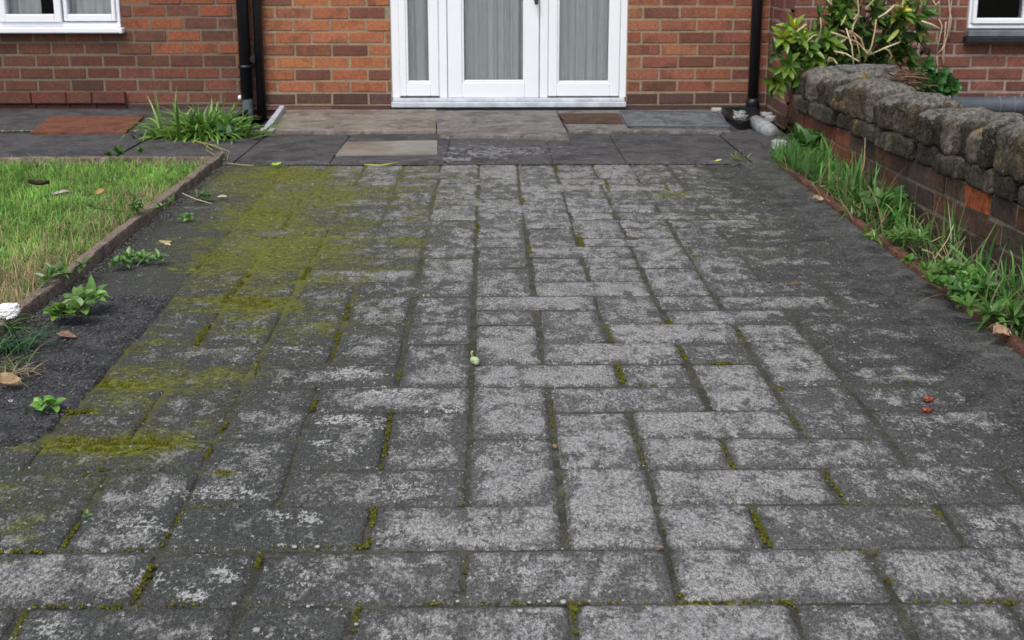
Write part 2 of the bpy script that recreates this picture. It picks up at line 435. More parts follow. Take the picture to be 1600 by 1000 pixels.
for j in range(11, 26): PB.append((-7, -5, j, 1))
DARK = {(-3, 1): -.75, (-3, 0): -.65, (-2, -1): -.6, (-4, -1): -.45, (3, 7): -.6, (-2, 3): -.25, (-1, 1): .1, (1, 7): .2, (0, 10): .25, (3, 5): .15, (-5, 0): .35, (2, 4): .25}
LG = np.array([[.1,.1,.35,.55,.62,.5,.2,.1,.1],[.1,.1,.3,.42,.65,.5,.25,.1,.1],[.1,.1,.22,.4,.7,.65,.42,.12,.1],[.1,.1,.2,.4,.72,.72,.48,.22,.15],
    [.1,.12,.25,.42,.66,.8,.5,.28,.18],[.1,.18,.25,.45,.7,.85,.66,.38,.2],[.12,.18,.3,.42,.72,.85,.72,.5,.3],[.2,.3,.35,.55,.75,.85,.72,.56,.4],[.35,.45,.3,.58,.78,.82,.75,.62,.5],[.5,.35,.35,.55,.78,.75,.78,.64,.55]])
MG = np.array([[0,0,.75,.42,.2,.2,.3,.05,0],[0,0,.72,.42,.14,.12,.22,0,0],[0,.1,.75,.3,.08,.08,.1,0,0],[0,.05,.62,.22,.05,.05,.05,0,0],
    [.1,.3,.35,.12,0,0,0,0,0],[.1,.34,.2,.04,0,0,0,0,0],[.25,.3,.12,0,0,0,0,0,0],[.3,.18,.08,0,0,0,0,0,0],[.25,.06,0,0,0,0,0,0,0],[0,0,0,0,0,0,0,0,0]])
GY = [260, 330, 400, 470, 540, 600, 680, 760, 850, 950]
def gsamp(G, px, py):
    fx = min(max(px / 200, 0), 7.999); ix = int(fx); fx -= ix
    py = min(max(py, 260), 949.9); iy = max(k for k in range(len(GY)) if GY[k] <= py); iy = min(iy, 8); fy = (py - GY[iy]) / (GY[iy + 1] - GY[iy])
    return (G[iy, ix] * (1 - fx) + G[iy, ix + 1] * fx) * (1 - fy) + (G[iy + 1, ix] * (1 - fx) + G[iy + 1, ix + 1] * fx) * fy
MOSSB = [(165, 697, 80, 13, 1.1), (240, 690, 55, 16, .6), (110, 690, 30, 10, .7), (415, 334, 45, 9, .9), (395, 474, 50, 11, 1), (470, 272, 45, 10, .6), (340, 400, 35, 7, .7), (320, 418, 25, 8, .5),
         (285, 470, 22, 6, .6), (180, 600, 45, 9, .7), (215, 548, 20, 4, .6), (125, 644, 30, 4, 1), (350, 740, 14, 6, .8), (500, 310, 70, 14, .4), (640, 378, 40, 7, .5), (600, 412, 40, 8, .3), (350, 586, 50, 12, .5),
         (40, 700, 40, 8, .5), (40, 820, 40, 20, .4), (440, 400, 60, 30, .35), (1050, 305, 60, 6, .4), (500, 508, 30, 6, .5), (480, 380, 60, 20, .3), (250, 600, 60, 20, .25), (1200, 395, 30, 6, .2)]
LICHB = [(535, 655, 45, 8, 1), (505, 692, 22, 6, .9), (550, 706, 16, 6, .7), (548, 582, 45, 9, 1), (405, 714, 14, 4, 1), (352, 895, 22, 10, .9), (300, 930, 30, 12, .8), (330, 770, 90, 10, .7), (215, 825, 55, 24, .6), (487, 811, 18, 9, 1), (435, 812, 18, 8, .9),
         (1540, 818, 26, 10, 1), (1245, 878, 30, 8, .7), (815, 690, 40, 16, .4), (80, 980, 30, 14, .8), (640, 765, 60, 18, .5), (650, 830, 50, 14, .5), (800, 820, 50, 12, .4), (605, 615, 60, 10, .6), (600, 664, 40, 9, .4), (690, 640, 35, 8, .5),
         (820, 340, 45, 6, .2), (665, 470, 40, 8, .5), (905, 350, 40, 5, .3), (500, 550, 40, 8, .4), (440, 545, 25, 7, .4), (1430, 665, 35, 8, .4), (1000, 580, 40, 10, .25), (200, 905, 70, 22, .5), (450, 900, 60, 18, .4), (800, 900, 80, 20, .35), (620, 350, 40, 6, .4), (1300, 950, 60, 20, .3), (1070, 560, 40, 12, .25)]
def blobs(B, px, py):
    s = 0
    for cx, cy, rx, ry, a in B:
        q = ((px - cx) / rx) ** 2 + ((py - cy) / ry) ** 2
        if q < 6: s += a * math.exp(-q)
    return s
def masks(x, y):
    px, py = pix((x, y, 0)) if y > 1.2 else (769 + x * 1200, 1000)
    l = gsamp(LG, px, py); m = gsamp(MG, px, py) + blobs(MOSSB, px, py); c = blobs(LICHB, px, py) + .12
    return (min(1, max(0, l)), min(1.2, m), min(1, c))
pv = MB()
JV = {}
for (a, b, j, h) in PB:
    random.seed(a * 131 + j * 17 + 5)
    y0, y1 = rowY(j), rowY(j + h)
    tight = 1.0
    if a >= 5 or a <= -7: tight = .45
    if a in (3, 4) and j > 9: tight = .7
    far = 1 if j < 8 else max(.30, 1 - (j - 8) * .09)
    gx, gy = .0050 * tight * far, .0024 * tight * far
    if (a, b, j) in ((2, 3, 1), (2, 3, 3), (2, 3, 6), (3, 4, 7)): gy = .001
    XL = lambda t: (kx(a, j) * (1 - t) + kx(a, j + h) * t)
    XR = lambda t: (kx(b, j) * (1 - t) + kx(b, j + h) * t)
    if a == -7 and j > 10: XL = lambda t: P(0, 0).x * 0 - 1.36
    jit = lambda s: random.uniform(-s, s)
    il, ir, ib, it = gx + jit(.002), gx + jit(.002), gy + jit(.0015), gy + jit(.0015)
    ht = jit(.0022); tx, ty = jit(.006), jit(.006)
    tone = DARK.get((a, j), random.gauss(0, .25)); rnd = random.random()
    W = abs(XR(0) - XL(0)); D = y1 - y0
    near = j < 8
    nx = max(4, int(W / (.022 if near else .045))); ny = max(3, int(D / (.022 if near else .045)))
    us = [0, .006 / W, .016 / W, .032 / W] + [.032 / W + (1 - .064 / W) * q / nx for q in range(1, nx)] + [1 - .032 / W, 1 - .016 / W, 1 - .006 / W, 1]
    vs_ = [0, .006 / D, .016 / D, .032 / D] + [.032 / D + (1 - .064 / D) * q / ny for q in range(1, ny)] + [1 - .032 / D, 1 - .016 / D, 1 - .006 / D, 1]
    ids = []; nu, nv = len(us), len(vs_)
    for vi, v in enumerate(vs_):
        r = []
        for ui, u in enumerate(us):
            x0 = XL(v) + il; x1 = XR(v) - ir; x = x0 + (x1 - x0) * u; y = y0 + ib + (D - ib - it) * v
            e = min(ui, nu - 1 - ui, vi, nv - 1 - vi); ee = (min(ui, nu - 1 - ui), min(vi, nv - 1 - vi))
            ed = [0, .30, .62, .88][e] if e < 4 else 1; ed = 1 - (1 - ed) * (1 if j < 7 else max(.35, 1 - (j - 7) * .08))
            z = ht + tx * (u - .5) * W + ty * (v - .5) * D + [-.0055, -.0018, -.0004, 0][min(e, 3)]
            if e <= 1:
                q = Vector((x * 34, y * 34, a + j * .37)); x += .0024 * noise.noise(q); y += .0020 * noise.noise(q + Vector((9, 0, 0)))
                q2 = Vector((x * 110, y * 110, 3)); x += .0011 * noise.noise(q2); y += .0010 * noise.noise(q2 + Vector((5, 5, 0))); z -= .0025 * max(0, noise.noise(q2 * .4))
            if ee[0] <= 1 and ee[1] <= 1: z -= .002; cx_ = .0022; x += cx_ if ui < nu / 2 else -cx_; y += cx_ if vi < nv / 2 else -cx_
            z += .0008 * noise.noise(Vector((x * 14, y * 14, 1)))
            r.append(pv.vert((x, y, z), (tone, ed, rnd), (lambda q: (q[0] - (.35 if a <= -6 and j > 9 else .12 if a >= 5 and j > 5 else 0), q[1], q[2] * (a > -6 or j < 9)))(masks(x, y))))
        ids.append(r)
    for vi in range(nv - 1):
        for ui in range(nu - 1): pv.face([ids[vi][ui], ids[vi][ui + 1], ids[vi + 1][ui + 1], ids[vi + 1][ui]])
    loop = [ids[0][u] for u in range(nu)] + [ids[v][nu - 1] for v in range(1, nv)] + [ids[nv - 1][u] for u in range(nu - 2, -1, -1)] + [ids[v][0] for v in range(nv - 2, 0, -1)]
    low = [pv.vert((pv.v[q][0], pv.v[q][1], -.03), (tone, 0, rnd), pv.a[q]) for q in loop]
    for q in range(len(loop)):
        n2 = (q + 1) % len(loop); pv.face([loop[n2], loop[q], low[q], low[n2]])
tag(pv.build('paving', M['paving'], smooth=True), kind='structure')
Yend = rowY(26)
s_ = MB(); grid_sheet(s_, -1.7, 1.36, -.2, Yend + .01, -.0055, 120, 260, .0022, zf=lambda x, y: .0021 * min(1, max(0, (y - 2.6) / 1.8)))
s_.a = [masks(x, y) for x, y, z in s_.v]
_t = M['sand'].node_tree; _b = _t.nodes['Principled BSDF']; _l = _b.inputs['Base Color'].links[0].from_socket
_a = _t.nodes.new('ShaderNodeAttribute'); _a.attribute_name = 'msk'; _s = _t.nodes.new('ShaderNodeSeparateColor'); _t.links.new(_a.outputs['Color'], _s.inputs[0])
_n = _t.nodes.new('ShaderNodeTexNoise'); _n.inputs['Scale'].default_value = 22; _n.inputs['Detail'].default_value = 6; _n.inputs['Roughness'].default_value = .75
_m1 = _t.nodes.new('ShaderNodeMath'); _m1.operation = 'MULTIPLY_ADD'; _m1.inputs[1].default_value = 3; _m1.inputs[2].default_value = -1.75; _t.links.new(_n.outputs['Fac'], _m1.inputs[0])
_m2 = _t.nodes.new('ShaderNodeMath'); _m2.operation = 'MULTIPLY_ADD'; _m2.use_clamp = True; _m2.inputs[1].default_value = 1.5; _t.links.new(_s.outputs[1], _m2.inputs[0]); _t.links.new(_m1.outputs[0], _m2.inputs[2])
_m3 = _t.nodes.new('ShaderNodeMath'); _m3.operation = 'MULTIPLY'; _m3.use_clamp = True; _t.links.new(_m2.outputs[0], _m3.inputs[0])
_m4 = _t.nodes.new('ShaderNodeMath'); _m4.operation = 'MULTIPLY'; _m4.use_clamp = True; _m4.inputs[1].default_value = 6; _t.links.new(_s.outputs[1], _m4.inputs[0]); _t.links.new(_m4.outputs[0], _m3.inputs[1])
_x = _t.nodes.new('ShaderNodeMix'); _x.data_type = 'RGBA'; _x.inputs[7].default_value = (.13, .14, .018, 1); _t.links.new(_m3.outputs[0], _x.inputs[0]); _t.links.new(_l, _x.inputs[6]); _t.links.new(_x.outputs[2], _b.inputs['Base Color'])
tag(s_.build('joint_sand', M['sand'], smooth=True), kind='structure')
# tarmac patch on the left (fills where pavers are missing)
XK = -1.315     # inner face of the timber edging
tm = MB(); yA, yB = rowY(4) - .02, rowY(11) + .0; yA2 = rowY(1)
def tarm_z(x, y): return .0
grid_sheet(tm, XK - .02, kx(-5, 8) + .05, yA2, yB + .03, .0045, 110, 360, .0035)
def tfade(x, y):
    e = kx(-5, 8) - x + .018 * noise.noise(Vector((y * 7, 2, 0))) + .008 * noise.noise(Vector((y * 30, x * 30, 0))) - .10 * max(0, (yA + .1 - y) / .3)
    f = y - (yA - .05 + .10 * noise.noise(Vector((x * 6, 8, 0))) + .03 * noise.noise(Vector((x * 25, y * 25, 0)))); g_ = yB + .004 + .01 * noise.noise(Vector((x * 14, 3, 0))) - y
    return -.02 * (1 - min(1, max(0, (min(e, f, g_) + .012) / .02)))
tm.v = [(x, y, z + tfade(x, y)) for x, y, z in tm.v]
tm.v = [(x, y, z + .0035 * noise.noise(Vector((x * 130, y * 130, 4))) + .002 * noise.noise(Vector((x * 260, y * 260, 9)))) for x, y, z in tm.v]
tag(tm.build('tarmac_patch', M['tarmac'], smooth=True), kind='structure')
# mortar haunching strip at the right edge of the drive
hm = MB(); XR7 = kx(7, 8)
grid_sheet(hm, XR7 - .006, 1.385, -.2, Yend + .02, .004, 16, 260, .003, zf=lambda x, y: .008 * max(0, (x - XR7) / .2) - .006 * (x < XR7))
tag(hm.build('mortar_haunch', M['haunch'], smooth=True), kind='structure')
dc = MB()                      # dark crust of dirt lapping over the last pavers
ids = []
for j in range(301):
    y = .3 + (Yend - .3) * j / 300; r = []
    wL = .16 + .09 * noise.noise(Vector((y * 2.1, 0, 0))) + .05 * noise.noise(Vector((y * 9, 0, 0))) + (.08 if y > 5.4 else 0); wR = .095 + .06 * noise.noise(Vector((y * 3, 5, 0))) + .012 * noise.noise(Vector((y * 17, 5, 0))) + (.09 if y > 5 else 0)
    for i in range(41):
        u = i / 40; x = XR7 - wL + (wL + wR) * u; e = math.sin(math.pi * u)
        r.append(dc.vert((x, y, -.0065 + .0085 * e ** .6 + (.006 * noise.noise(Vector((x * 14, y * 14, 0))) + .006 * noise.noise(Vector((x * 60, y * 60, 0))) + .003 * noise.noise(Vector((x * 150, y * 150, 0)))) * e)))
    ids.append(r)
for j in range(300):
    for i in range(40): dc.face([ids[j][i], ids[j][i + 1], ids[j + 1][i + 1], ids[j + 1][i]])
tag(dc.build('dirt_crust', M['tarmac2'], smooth=True), kind='structure')

# ------------------------------------------------------------------ path slabs along the house
YW = P(800, 172).y      # house wall plane
YF = P(800, 208).y      # back edge of path slabs
pt = MB()
xs = [-3.6] + [P(q, 252).x for q in (-120, 20, 175, 372, 520, 697, 862, 975, 1168)] + [P(1225, 252).x]
for k in range(len(xs) - 1):
    random.seed(k)
    zt = .016 + random.uniform(-.003, .003)
    n = 14
    ids = []
    x0, x1 = xs[k] + .004, xs[k + 1] - .004; ya, yb = Yend + .012, YF + (.0 if k < 3 else .02)
    ids = [[pt.vert((x0 + (x1 - x0) * i / n, ya + (yb - ya) * j / n + (.004 * noise.noise(Vector((i * .7 + k * 9, 0, 0))) if j == 0 else 0), zt + .002 * noise.noise(Vector((i * .4 + k * 5, j * .4, 0))) - (.004 if i in (0, n) or j in (0, n) else 0))) for i in range(n + 1)] for j in range(n + 1)]
    for j in range(n):
        for i in range(n): pt.face([ids[j][i], ids[j][i + 1], ids[j + 1][i + 1], ids[j + 1][i]])
    for i in range(n):
        a_, b_ = ids[0][i], ids[0][i + 1]; c_ = pt.vert((pt.v[b_][0], pt.v[b_][1] - .002, -.03)); d_ = pt.vert((pt.v[a_][0], pt.v[a_][1] - .002, -.03)); pt.face([b_, a_, d_, c_])
grid_sheet(pt, -3.6, 1.55, Yend - .02, YF + .03, .004, 60, 20, .003)
tag(pt.build('path', M['slab'], smooth=True), kind='structure')
# concrete apron between path and house (left) with the drain pit left open
ap = MB(); PX0, PX1 = P(366, 190).x, P(418, 190).x
grid_sheet(ap, -3.6, PX0, YF + .02, YW, .014, 60, 24, .003)
grid_sheet(ap, PX1, P(1130, 185).x, YF + .02, YW, .006, 60, 24, .002)
grid_sheet(ap, P(1130, 185).x, 1.64, Yend + .1, YW, .005, 20, 20, .004)
tag(ap.build('concrete_apron', M['slab'], smooth=True), kind='structure')

# ================================================================== HOUSE
house = thing('brick_house', (0, YW, 0), 'red brick house front with white patio doors and two white framed windows', 'house')
def zw(py, Y=None): return PY(800, py, Y or YW).z
def xw(px, py=80, Y=None): return PY(px, py, Y or YW).x
Z0 = -.05; ZT = 2.7
def brickwall(name, u0, u1, zbase, ztop, Lm, Hm, origin, udir, ndir, colf, mcol, openings=(), zoff=0, seed=1, mat='brick', jt=.014, proud=.004, wob=.0024, headers=None, thick=.1, parent=None, mmat='mortar'):
    """udir along the wall, ndir outwards; brick faces stand proud of the mortar"""
    random.seed(seed); O = Vector(origin); U = Vector(udir); N = Vector(ndir); mb = MB()
    MX = Matrix(((U.x, N.x, 0, O.x), (U.y, N.y, 0, O.y), (0, 0, 1, O.z), (0, 0, 0, 1)))
    row = 0; z = zoff
    while z > zbase: z -= Hm; row -= 1
    while z < ztop:
        L = Lm
        if headers and row in headers: L = Lm / 2
        u = u0 - (L / 2 if row % 2 else 0) - random.uniform(0, .01)
        while u < u1:
            a, b = max(u, u0), min(u + L, u1); za, zb = max(z, zbase), min(z + Hm, ztop)
            segs = [(a, b)]
            for (ox0, ox1, oz0, oz1) in openings:
                if zb > oz0 + .02 and za < oz1 - .02:
                    ns = []
                    for (p, q) in segs:
                        if q <= ox0 or p >= ox1: ns.append((p, q))
                        else:
                            if p < ox0: ns.append((p, ox0))
                            if q > ox1: ns.append((ox1, q))
                    segs = ns
            for (p, q) in segs:
                if q - p > .03 and zb - za > .02:
                    c = colf((p + q) / 2, (za + zb) / 2)
                    pr = proud + random.uniform(-wob, wob) * 1.5
                    j2 = jt / 2
                    mb.box(p + (j2 if p > u0 + 1e-4 else 0) , q - j2, -.02, pr, za + j2 + random.uniform(-wob, wob), zb - j2 + random.uniform(-wob, wob), .0025, c, 0, MX)
            u += L
        z += Hm; row += 1
    # mortar backing with openings
    us = sorted(set([u0, u1] + [q for o in openings for q in (o[0], o[1]) if u0 < q < u1])); zs = sorted(set([zbase, ztop] + [q for o in openings for q in (o[2], o[3]) if zbase < q < ztop]))
    for a, b in zip(us, us[1:]):
        for c, d in zip(zs, zs[1:]):
            if any(o[0] <= a + 1e-5 and o[1] >= b - 1e-5 and o[2] <= c + 1e-5 and o[3] >= d - 1e-5 for o in openings): continue
            mb.box(a, b, -thick, 0, c, d, 0, mcol, 1, MX)
    return mb.build(name, [M[mat], M[mmat]], parent)

XC = xw(404)                      # where the darker left brickwork meets the main bay
XD0, XD1 = xw(611), xw(979)       # door opening
ZD0 = zw(165.5)
XCR = xw(1197, 150)               # inside corner on the right
course = abs(zw(10.3) - zw(163.5)) / 8
brickL = abs(xw(500) - xw(442.7))
def jitc(c, s=.12):
    f = 1 + random.uniform(-s, s); return (c[0] * f, c[1] * f * (1 + random.uniform(-.08, .08)), c[2] * f * (1 + random.uniform(-.08, .08)))
def col_main(u, z):
    px = pix((u, YW, z))[0]; py = pix((u, YW, z))[1]
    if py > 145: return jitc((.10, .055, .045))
    r = random.random()
    if px < 620: base = (.33, .122, .062) if r < .62 else (.25, .092, .055) if r < .88 else (.17, .068, .048)
    else: base = (.25, .095, .058) if r < .6 else (.30, .125, .07) if r < .75 else (.17, .07, .05) if r < .92 else (.095, .058, .05)
    return jitc(base)
def col_left(u, z):
    px, py = pix((u, YW, z)); r = random.random()
    b = (.135, .060, .042) if r < .5 else (.17, .068, .044) if r < .8 else (.11, .05, .037)
    if px > 200 and py < 110 and r > .35: b = (.24, .085, .046)
    if px < 195 and py > 60: b = (.12, .052, .037) if r < .7 else (.085, .042, .033)
    if py > 158: b = (.06, .036, .03)
    return jitc(b)
MC1 = (.28, .22, .15); MC2 = (.17, .135, .105)
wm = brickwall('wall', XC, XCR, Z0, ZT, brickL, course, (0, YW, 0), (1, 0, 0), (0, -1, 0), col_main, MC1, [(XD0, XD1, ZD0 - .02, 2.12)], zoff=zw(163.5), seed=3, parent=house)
wm['label'] = 'bright orange red brickwork around the patio doors'
# left: window opening
WX1 = xw(189, 30); WZ0 = zw(49); WX0 = WX1 - 1.9
# coping x range left
cl = abs(zw(7) - zw(142)) / 7
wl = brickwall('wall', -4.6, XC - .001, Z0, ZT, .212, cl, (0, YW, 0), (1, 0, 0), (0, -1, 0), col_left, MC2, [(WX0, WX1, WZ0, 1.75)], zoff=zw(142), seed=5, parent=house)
wl['label'] = 'darker red brown brickwork left of the twin drainpipes'
# projecting plinth bricks under the window
pb = MB(); random.seed(9)
def plinth_run(py0, py1, proud, L, ph, xend=193):
    z1, z0 = zw(py0), zw(py1); x = xw(xend) - ph; end = xw(xend)
    xx = [end]
    while end > -4.6:
        st = end - L * random.uniform(.62, 1.05); pb.box(st + .003, end - .003, YW - proud, YW + .01, z0 + .003, z1 - .003, .003, jitc((.125, .05, .037) if proud > .03 else (.075, .036, .03))); end = st
plinth_run(141.5, 160, .045, .26, 0)
plinth_run(161, 178, .020, .27, .02)
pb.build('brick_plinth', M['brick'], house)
# damp course strip
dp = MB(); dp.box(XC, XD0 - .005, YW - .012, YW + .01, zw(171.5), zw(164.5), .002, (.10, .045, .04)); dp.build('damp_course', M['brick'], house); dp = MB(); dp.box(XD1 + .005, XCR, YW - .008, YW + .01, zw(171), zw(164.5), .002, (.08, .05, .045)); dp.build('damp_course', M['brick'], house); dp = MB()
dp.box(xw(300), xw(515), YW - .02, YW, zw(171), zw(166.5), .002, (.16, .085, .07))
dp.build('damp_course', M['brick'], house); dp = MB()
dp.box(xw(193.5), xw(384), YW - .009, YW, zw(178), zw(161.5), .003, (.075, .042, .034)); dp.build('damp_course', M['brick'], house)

# return wall and right hand wall (nearer plane)
YR = P(800, 194).y
XR0 = XCR
def col_right(u, z):
    r = random.random(); b = (.165, .068, .050) if r < .5 else (.20, .08, .056) if r < .8 else (.125, .052, .042)
    return jitc(b)
def col_ret(u, z):
    r = random.random(); b = (.19, .075, .055) if z > .1 else (.12, .062, .048)
    return jitc(b, .2)
wr = brickwall('wall', 0, YW - YR - .008, Z0, ZT, .225, course, (XR0, YW, 0), (0, -1, 0), (-1, 0, 0), col_ret, (.28, .235, .205), zoff=zw(163.5), seed=11, parent=house)
wr['label'] = 'short return wall in the corner behind the shrub'
# right window
RX0 = xw(1512, 30, YR); RZ0 = zw(46, YR)
crs = abs(zw(18, YR) - zw(134, YR)) / 6; bl = abs(xw(1500, 100, YR) - xw(1444, 100, YR))
wrr = brickwall('wall', XR0 + .0, 5.2, Z0, ZT, bl, crs, (0, YR, 0), (1, 0, 0), (0, -1, 0), col_right, (.28, .22, .19), [(RX0, RX0 + 1.2, RZ0, 1.7)], zoff=zw(145, YR), seed=13, parent=house)
wrr['label'] = 'right hand brickwork with pale joints behind the garden wall'
# roof slab so the rooms are dark
rf = MB(); rf.box(-4.6, 5.2, YW + .12, YW + 3, 2.5, 2.6, 0); rf.box(-4.6, 5.2, YW + 2.9, YW + 3, -.05, 2.5, 0); rf.box(-4.6, -4.5, YW + .1, YW + 3, -.05, 2.5, 0); rf.box(5.1, 5.2, YW - .6, YW + 3, -.05, 2.5, 0); rf.box(-4.6, 5.2, YW + .12, YW + 3, -.06, -.01, 0)
rf.box(XR0 + .12, 5.2, YR + .12, YW + .12, 2.5, 2.6, 0)
rf.build('interior_room', M['room'], house)

def curtain(x0, x1, y, z0, z1, name, parent, seed=1, amp=.018, freq=26, mat='curtain'):
    random.seed(seed); mb = MB(); n = int((x1 - x0) / .006); r0 = []; r1 = []; ph = 0
    for i in range(n + 1):
        x = x0 + (x1 - x0) * i / n; ph += .006 * 2 * math.pi * freq / 2 * (1 + .9 * noise.noise(Vector((x * 6, seed, 0))))
        d = amp * (math.sin(ph) + .35 * math.sin(ph * 2.3 + 1)); r0.append(mb.vert((x, y + d, z0))); r1.append(mb.vert((x, y + d * .8, z1)))
    for i in range(n): mb.face([r0[i], r0[i + 1], r1[i + 1], r1[i]])
    return mb.build(name, M[mat], parent, smooth=True)

# patio doors ---------------------------------------------------------------
YD = YW + .035
def X(px, py=100): return xw(px, py, YD)
def Zd(py): return zw(py, YD)
zt = 2.10
f = MB(); f.box(X(612), X(625), YD - .03, YD + .05, Zd(152), zt, .004); f.box(X(968), X(979), YD - .03, YD + .05, Zd(152), zt, .004)
f.box(X(686.5), X(699), YD - .03, YD + .05, Zd(152), zt - .06, .004); f.box(X(843), X(856), YD - .03, YD + .05, Zd(152), zt - .06, .004)
f.box(X(625), X(968), YD - .03, YD + .05, zt - .06, zt, .004)
door = f.build('patio_door', M['upvc'], house); door['label'] = 'white framed patio door with side panels and grey net curtains'
def sash(name, pxa, pxb, pya, ga, gb, gpy, dy, lab):
    m_ = MB(); xa, xb = X(pxa), X(pxb); za = Zd(pya); zb = zt - .07; xga, xgb = X(ga), X(gb); zg = Zd(gpy); zgt = zb - .09
    y0, y1 = YD - .03 - dy, YD + .04
    m_.box(xa, xga, y0, y1, za, zb, .005); m_.box(xgb, xb, y0, y1, za, zb, .005); m_.box(xga, xgb, y0, y1, za, zg, .005); m_.box(xga, xgb, y0, y1, zgt, zb, .005)
    # glazing bead
    bw = .012
    m_.box(xga - .001, xga + bw, y0 + .006, y1 - .03, zg, zgt, .003); m_.box(xgb - bw, xgb + .001, y0 + .006, y1 - .03, zg, zgt, .003); m_.box(xga + bw, xgb - bw, y0 + .006, y1 - .03, zg, zg + bw, .003)
    o = m_.build(name, M['upvc'], door)
    o.parent = door; o.location = (0, 0, 0)
    gk = MB(); gk.box(xa + .004, xb - .004, YD - .028, YD + .02, za - .010, za - .001, 0); gg = gk.build('gasket', M['gasket'], door); gg.location = (0, 0, 0)
    gl = MB(); gl.quad((xga, YD + .0, zg), (xgb, YD + .0, zg), (xgb, YD + .0, zgt), (xga, YD + .0, zgt)); q = gl.build('glass_pane', M['glass'], door); q.location = (0, 0, 0)
    cu = curtain(xga - .03, xgb + .03, YD + .055, Zd(150), zt, 'curtain', door, seed=int(pxa), amp=.019, freq=27); cu.location = (0, 0, 0)
sash('side_panel', 625, 686, 149.5, 635.5, 673, 128.5, .000, '')
sash('door_leaf', 700, 842, 152, 722.5, 820, 127.5, .006, '')
sash('side_panel', 856.5, 967.5, 150, 870.5, 953, 129, .000, '')
hd = MB(); hx = X(837.5, 5); hz = Zd(3)
hd.box(hx - .014, hx + .014, YD - .055, YD - .036, hz, hz + .26, .006); hd.tube([(hx, YD - .05, hz + .03), (hx, YD - .085, hz + .03), (hx, YD - .09, hz - .012)], .011, 10)
hh = hd.build('handle', M['black'], door, smooth=False); hh.location = (0, 0, 0)
sl = MB(); sl.box(XD0 - .002, XD1 + .0, YW - .055, YD + .03, Zd(165.5), Zd(157.5), .004); sl.box(XD0 + .004, XD1 - .006, YW - .02, YD + .03, Zd(157.4), Zd(152), .004)
ss = sl.build('sill', M['sill'], door); ss.location = (0, 0, 0)
sk = MB(); sk.box(XD0 + .005, XD1 - .01, YW - .004, YD + .1, -.04, Zd(166.5), .002, (.05, .05, .055)); sk.build('threshold_block', M['greysill'], house)

# left window --------------------------------------------------------------
YL = YW + .0
def XL_(px, py=40): return xw(px, py, YL)
def ZL(py): return zw(py, YL)
wz1 = 1.75
wf = MB(); wf.box(WX0, WX1, YL - .02, YL + .06, ZL(41.5), ZL(34), .004); wf.box(XL_(184), WX1, YL - .02, YL + .06, ZL(34), wz1, .004); wf.box(WX0, WX1, YL - .02, YL + .06, wz1, wz1 + .05, .004)
win = wf.build('window', M['upvc'], house); win['label'] = 'white casement window at the far left with curtains behind the glass'
def casement(pa, pb_, ga, gb, za_, dy=.012):
    xa, xb, xga, xgb = XL_(pa), XL_(pb_), XL_(ga), XL_(gb); za, zg, zb = ZL(za_), ZL(21.5), wz1 - .005
    m_ = MB(); y0 = YL - .025 - dy
    m_.box(xa, xga, y0, YL + .05, za, zb, .005); m_.box(xgb, xb, y0, YL + .05, za, zb, .005); m_.box(xga, xgb, y0, YL + .05, za, zg, .005); m_.box(xga, xgb, y0, YL + .05, zb - .06, zb, .005)
    o = m_.build('window_sash', M['upvc'], win); o.location = (0, 0, 0)
    gl = MB(); gl.quad((xga, YL, zg), (xgb, YL, zg), (xgb, YL, zb - .06), (xga, YL, zb - .06)); o = gl.build('glass_pane', M['glass'], win); o.location = (0, 0, 0)
casement(103.5, 184, 109.5, 178, 32.5); casement(4, 100.5, 14, 89.5, 33.8, .02); casement(-96, 3, -84, -10, 33)
cu = curtain(XL_(104), XL_(174), YL + .07, ZL(60), wz1, 'curtain', win, 21, .02, 20); cu.location = (0, 0, 0)
cu = curtain(XL_(8), XL_(62), YL + .08, ZL(60), wz1, 'curtain', win, 22, .02, 16, 'curtain'); cu.location = (0, 0, 0)
cu = curtain(XL_(-90), XL_(-5), YL + .08, ZL(60), wz1, 'curtain', win, 25, .02, 16, 'curtain'); cu.location = (0, 0, 0)
ls = MB(); ls.box(WX0 - .03, XL_(190.5), YL - .075, YL + .05, ZL(50.5), ZL(41.7), .006); ls.box(XL_(189.5), XL_(195.5), YL - .08, YL - .0, ZL(51), ZL(42), .006)
o = ls.build('window_sill', M['upvc'], win); o.location = (0, 0, 0)

# right window
def XRr(px, py=20): return xw(px, py, YR)
def ZR(py): return zw(py, YR)
rw = MB(); zR1 = 1.7
rw.box(RX0, RX0 + 1.2, YR - .02, YR + .06, ZR(45), ZR(38.5), .004); rw.box(RX0, XRr(1517), YR - .02, YR + .06, ZR(38.5), zR1, .004)
win2 = rw.build('window', M['upvc'], house); win2['label'] = 'white window above a dark grey sill at the far right'
m_ = MB(); y0 = YR - .035; xa, xga, xgb = XRr(1517.5), XRr(1524), XRr(1596)
m_.box(xa, xga, y0, YR + .05, ZR(37.5), zR1, .005); m_.box(xgb, xgb + .05, y0, YR + .05, ZR(37.5), zR1, .005); m_.box(xga, xgb, y0, YR + .05, ZR(37.5), ZR(28.5), .005)
m_.box(xgb + .051, RX0 + 1.2, y0, YR + .05, ZR(37.5), ZR(28.5), .005); m_.box(RX0 + 1.14, RX0 + 1.2, y0, YR + .05, ZR(28.4), zR1, .005)
o = m_.build('window_sash', M['upvc'], win2); o.location = (0, 0, 0)
gl = MB(); gl.quad((xga, YR, ZR(28.5)), (RX0 + 1.14, YR, ZR(28.5)), (RX0 + 1.14, YR, zR1), (xga, YR, zR1)); o = gl.build('glass_pane', M['glass'], win2); o.location = (0, 0, 0)
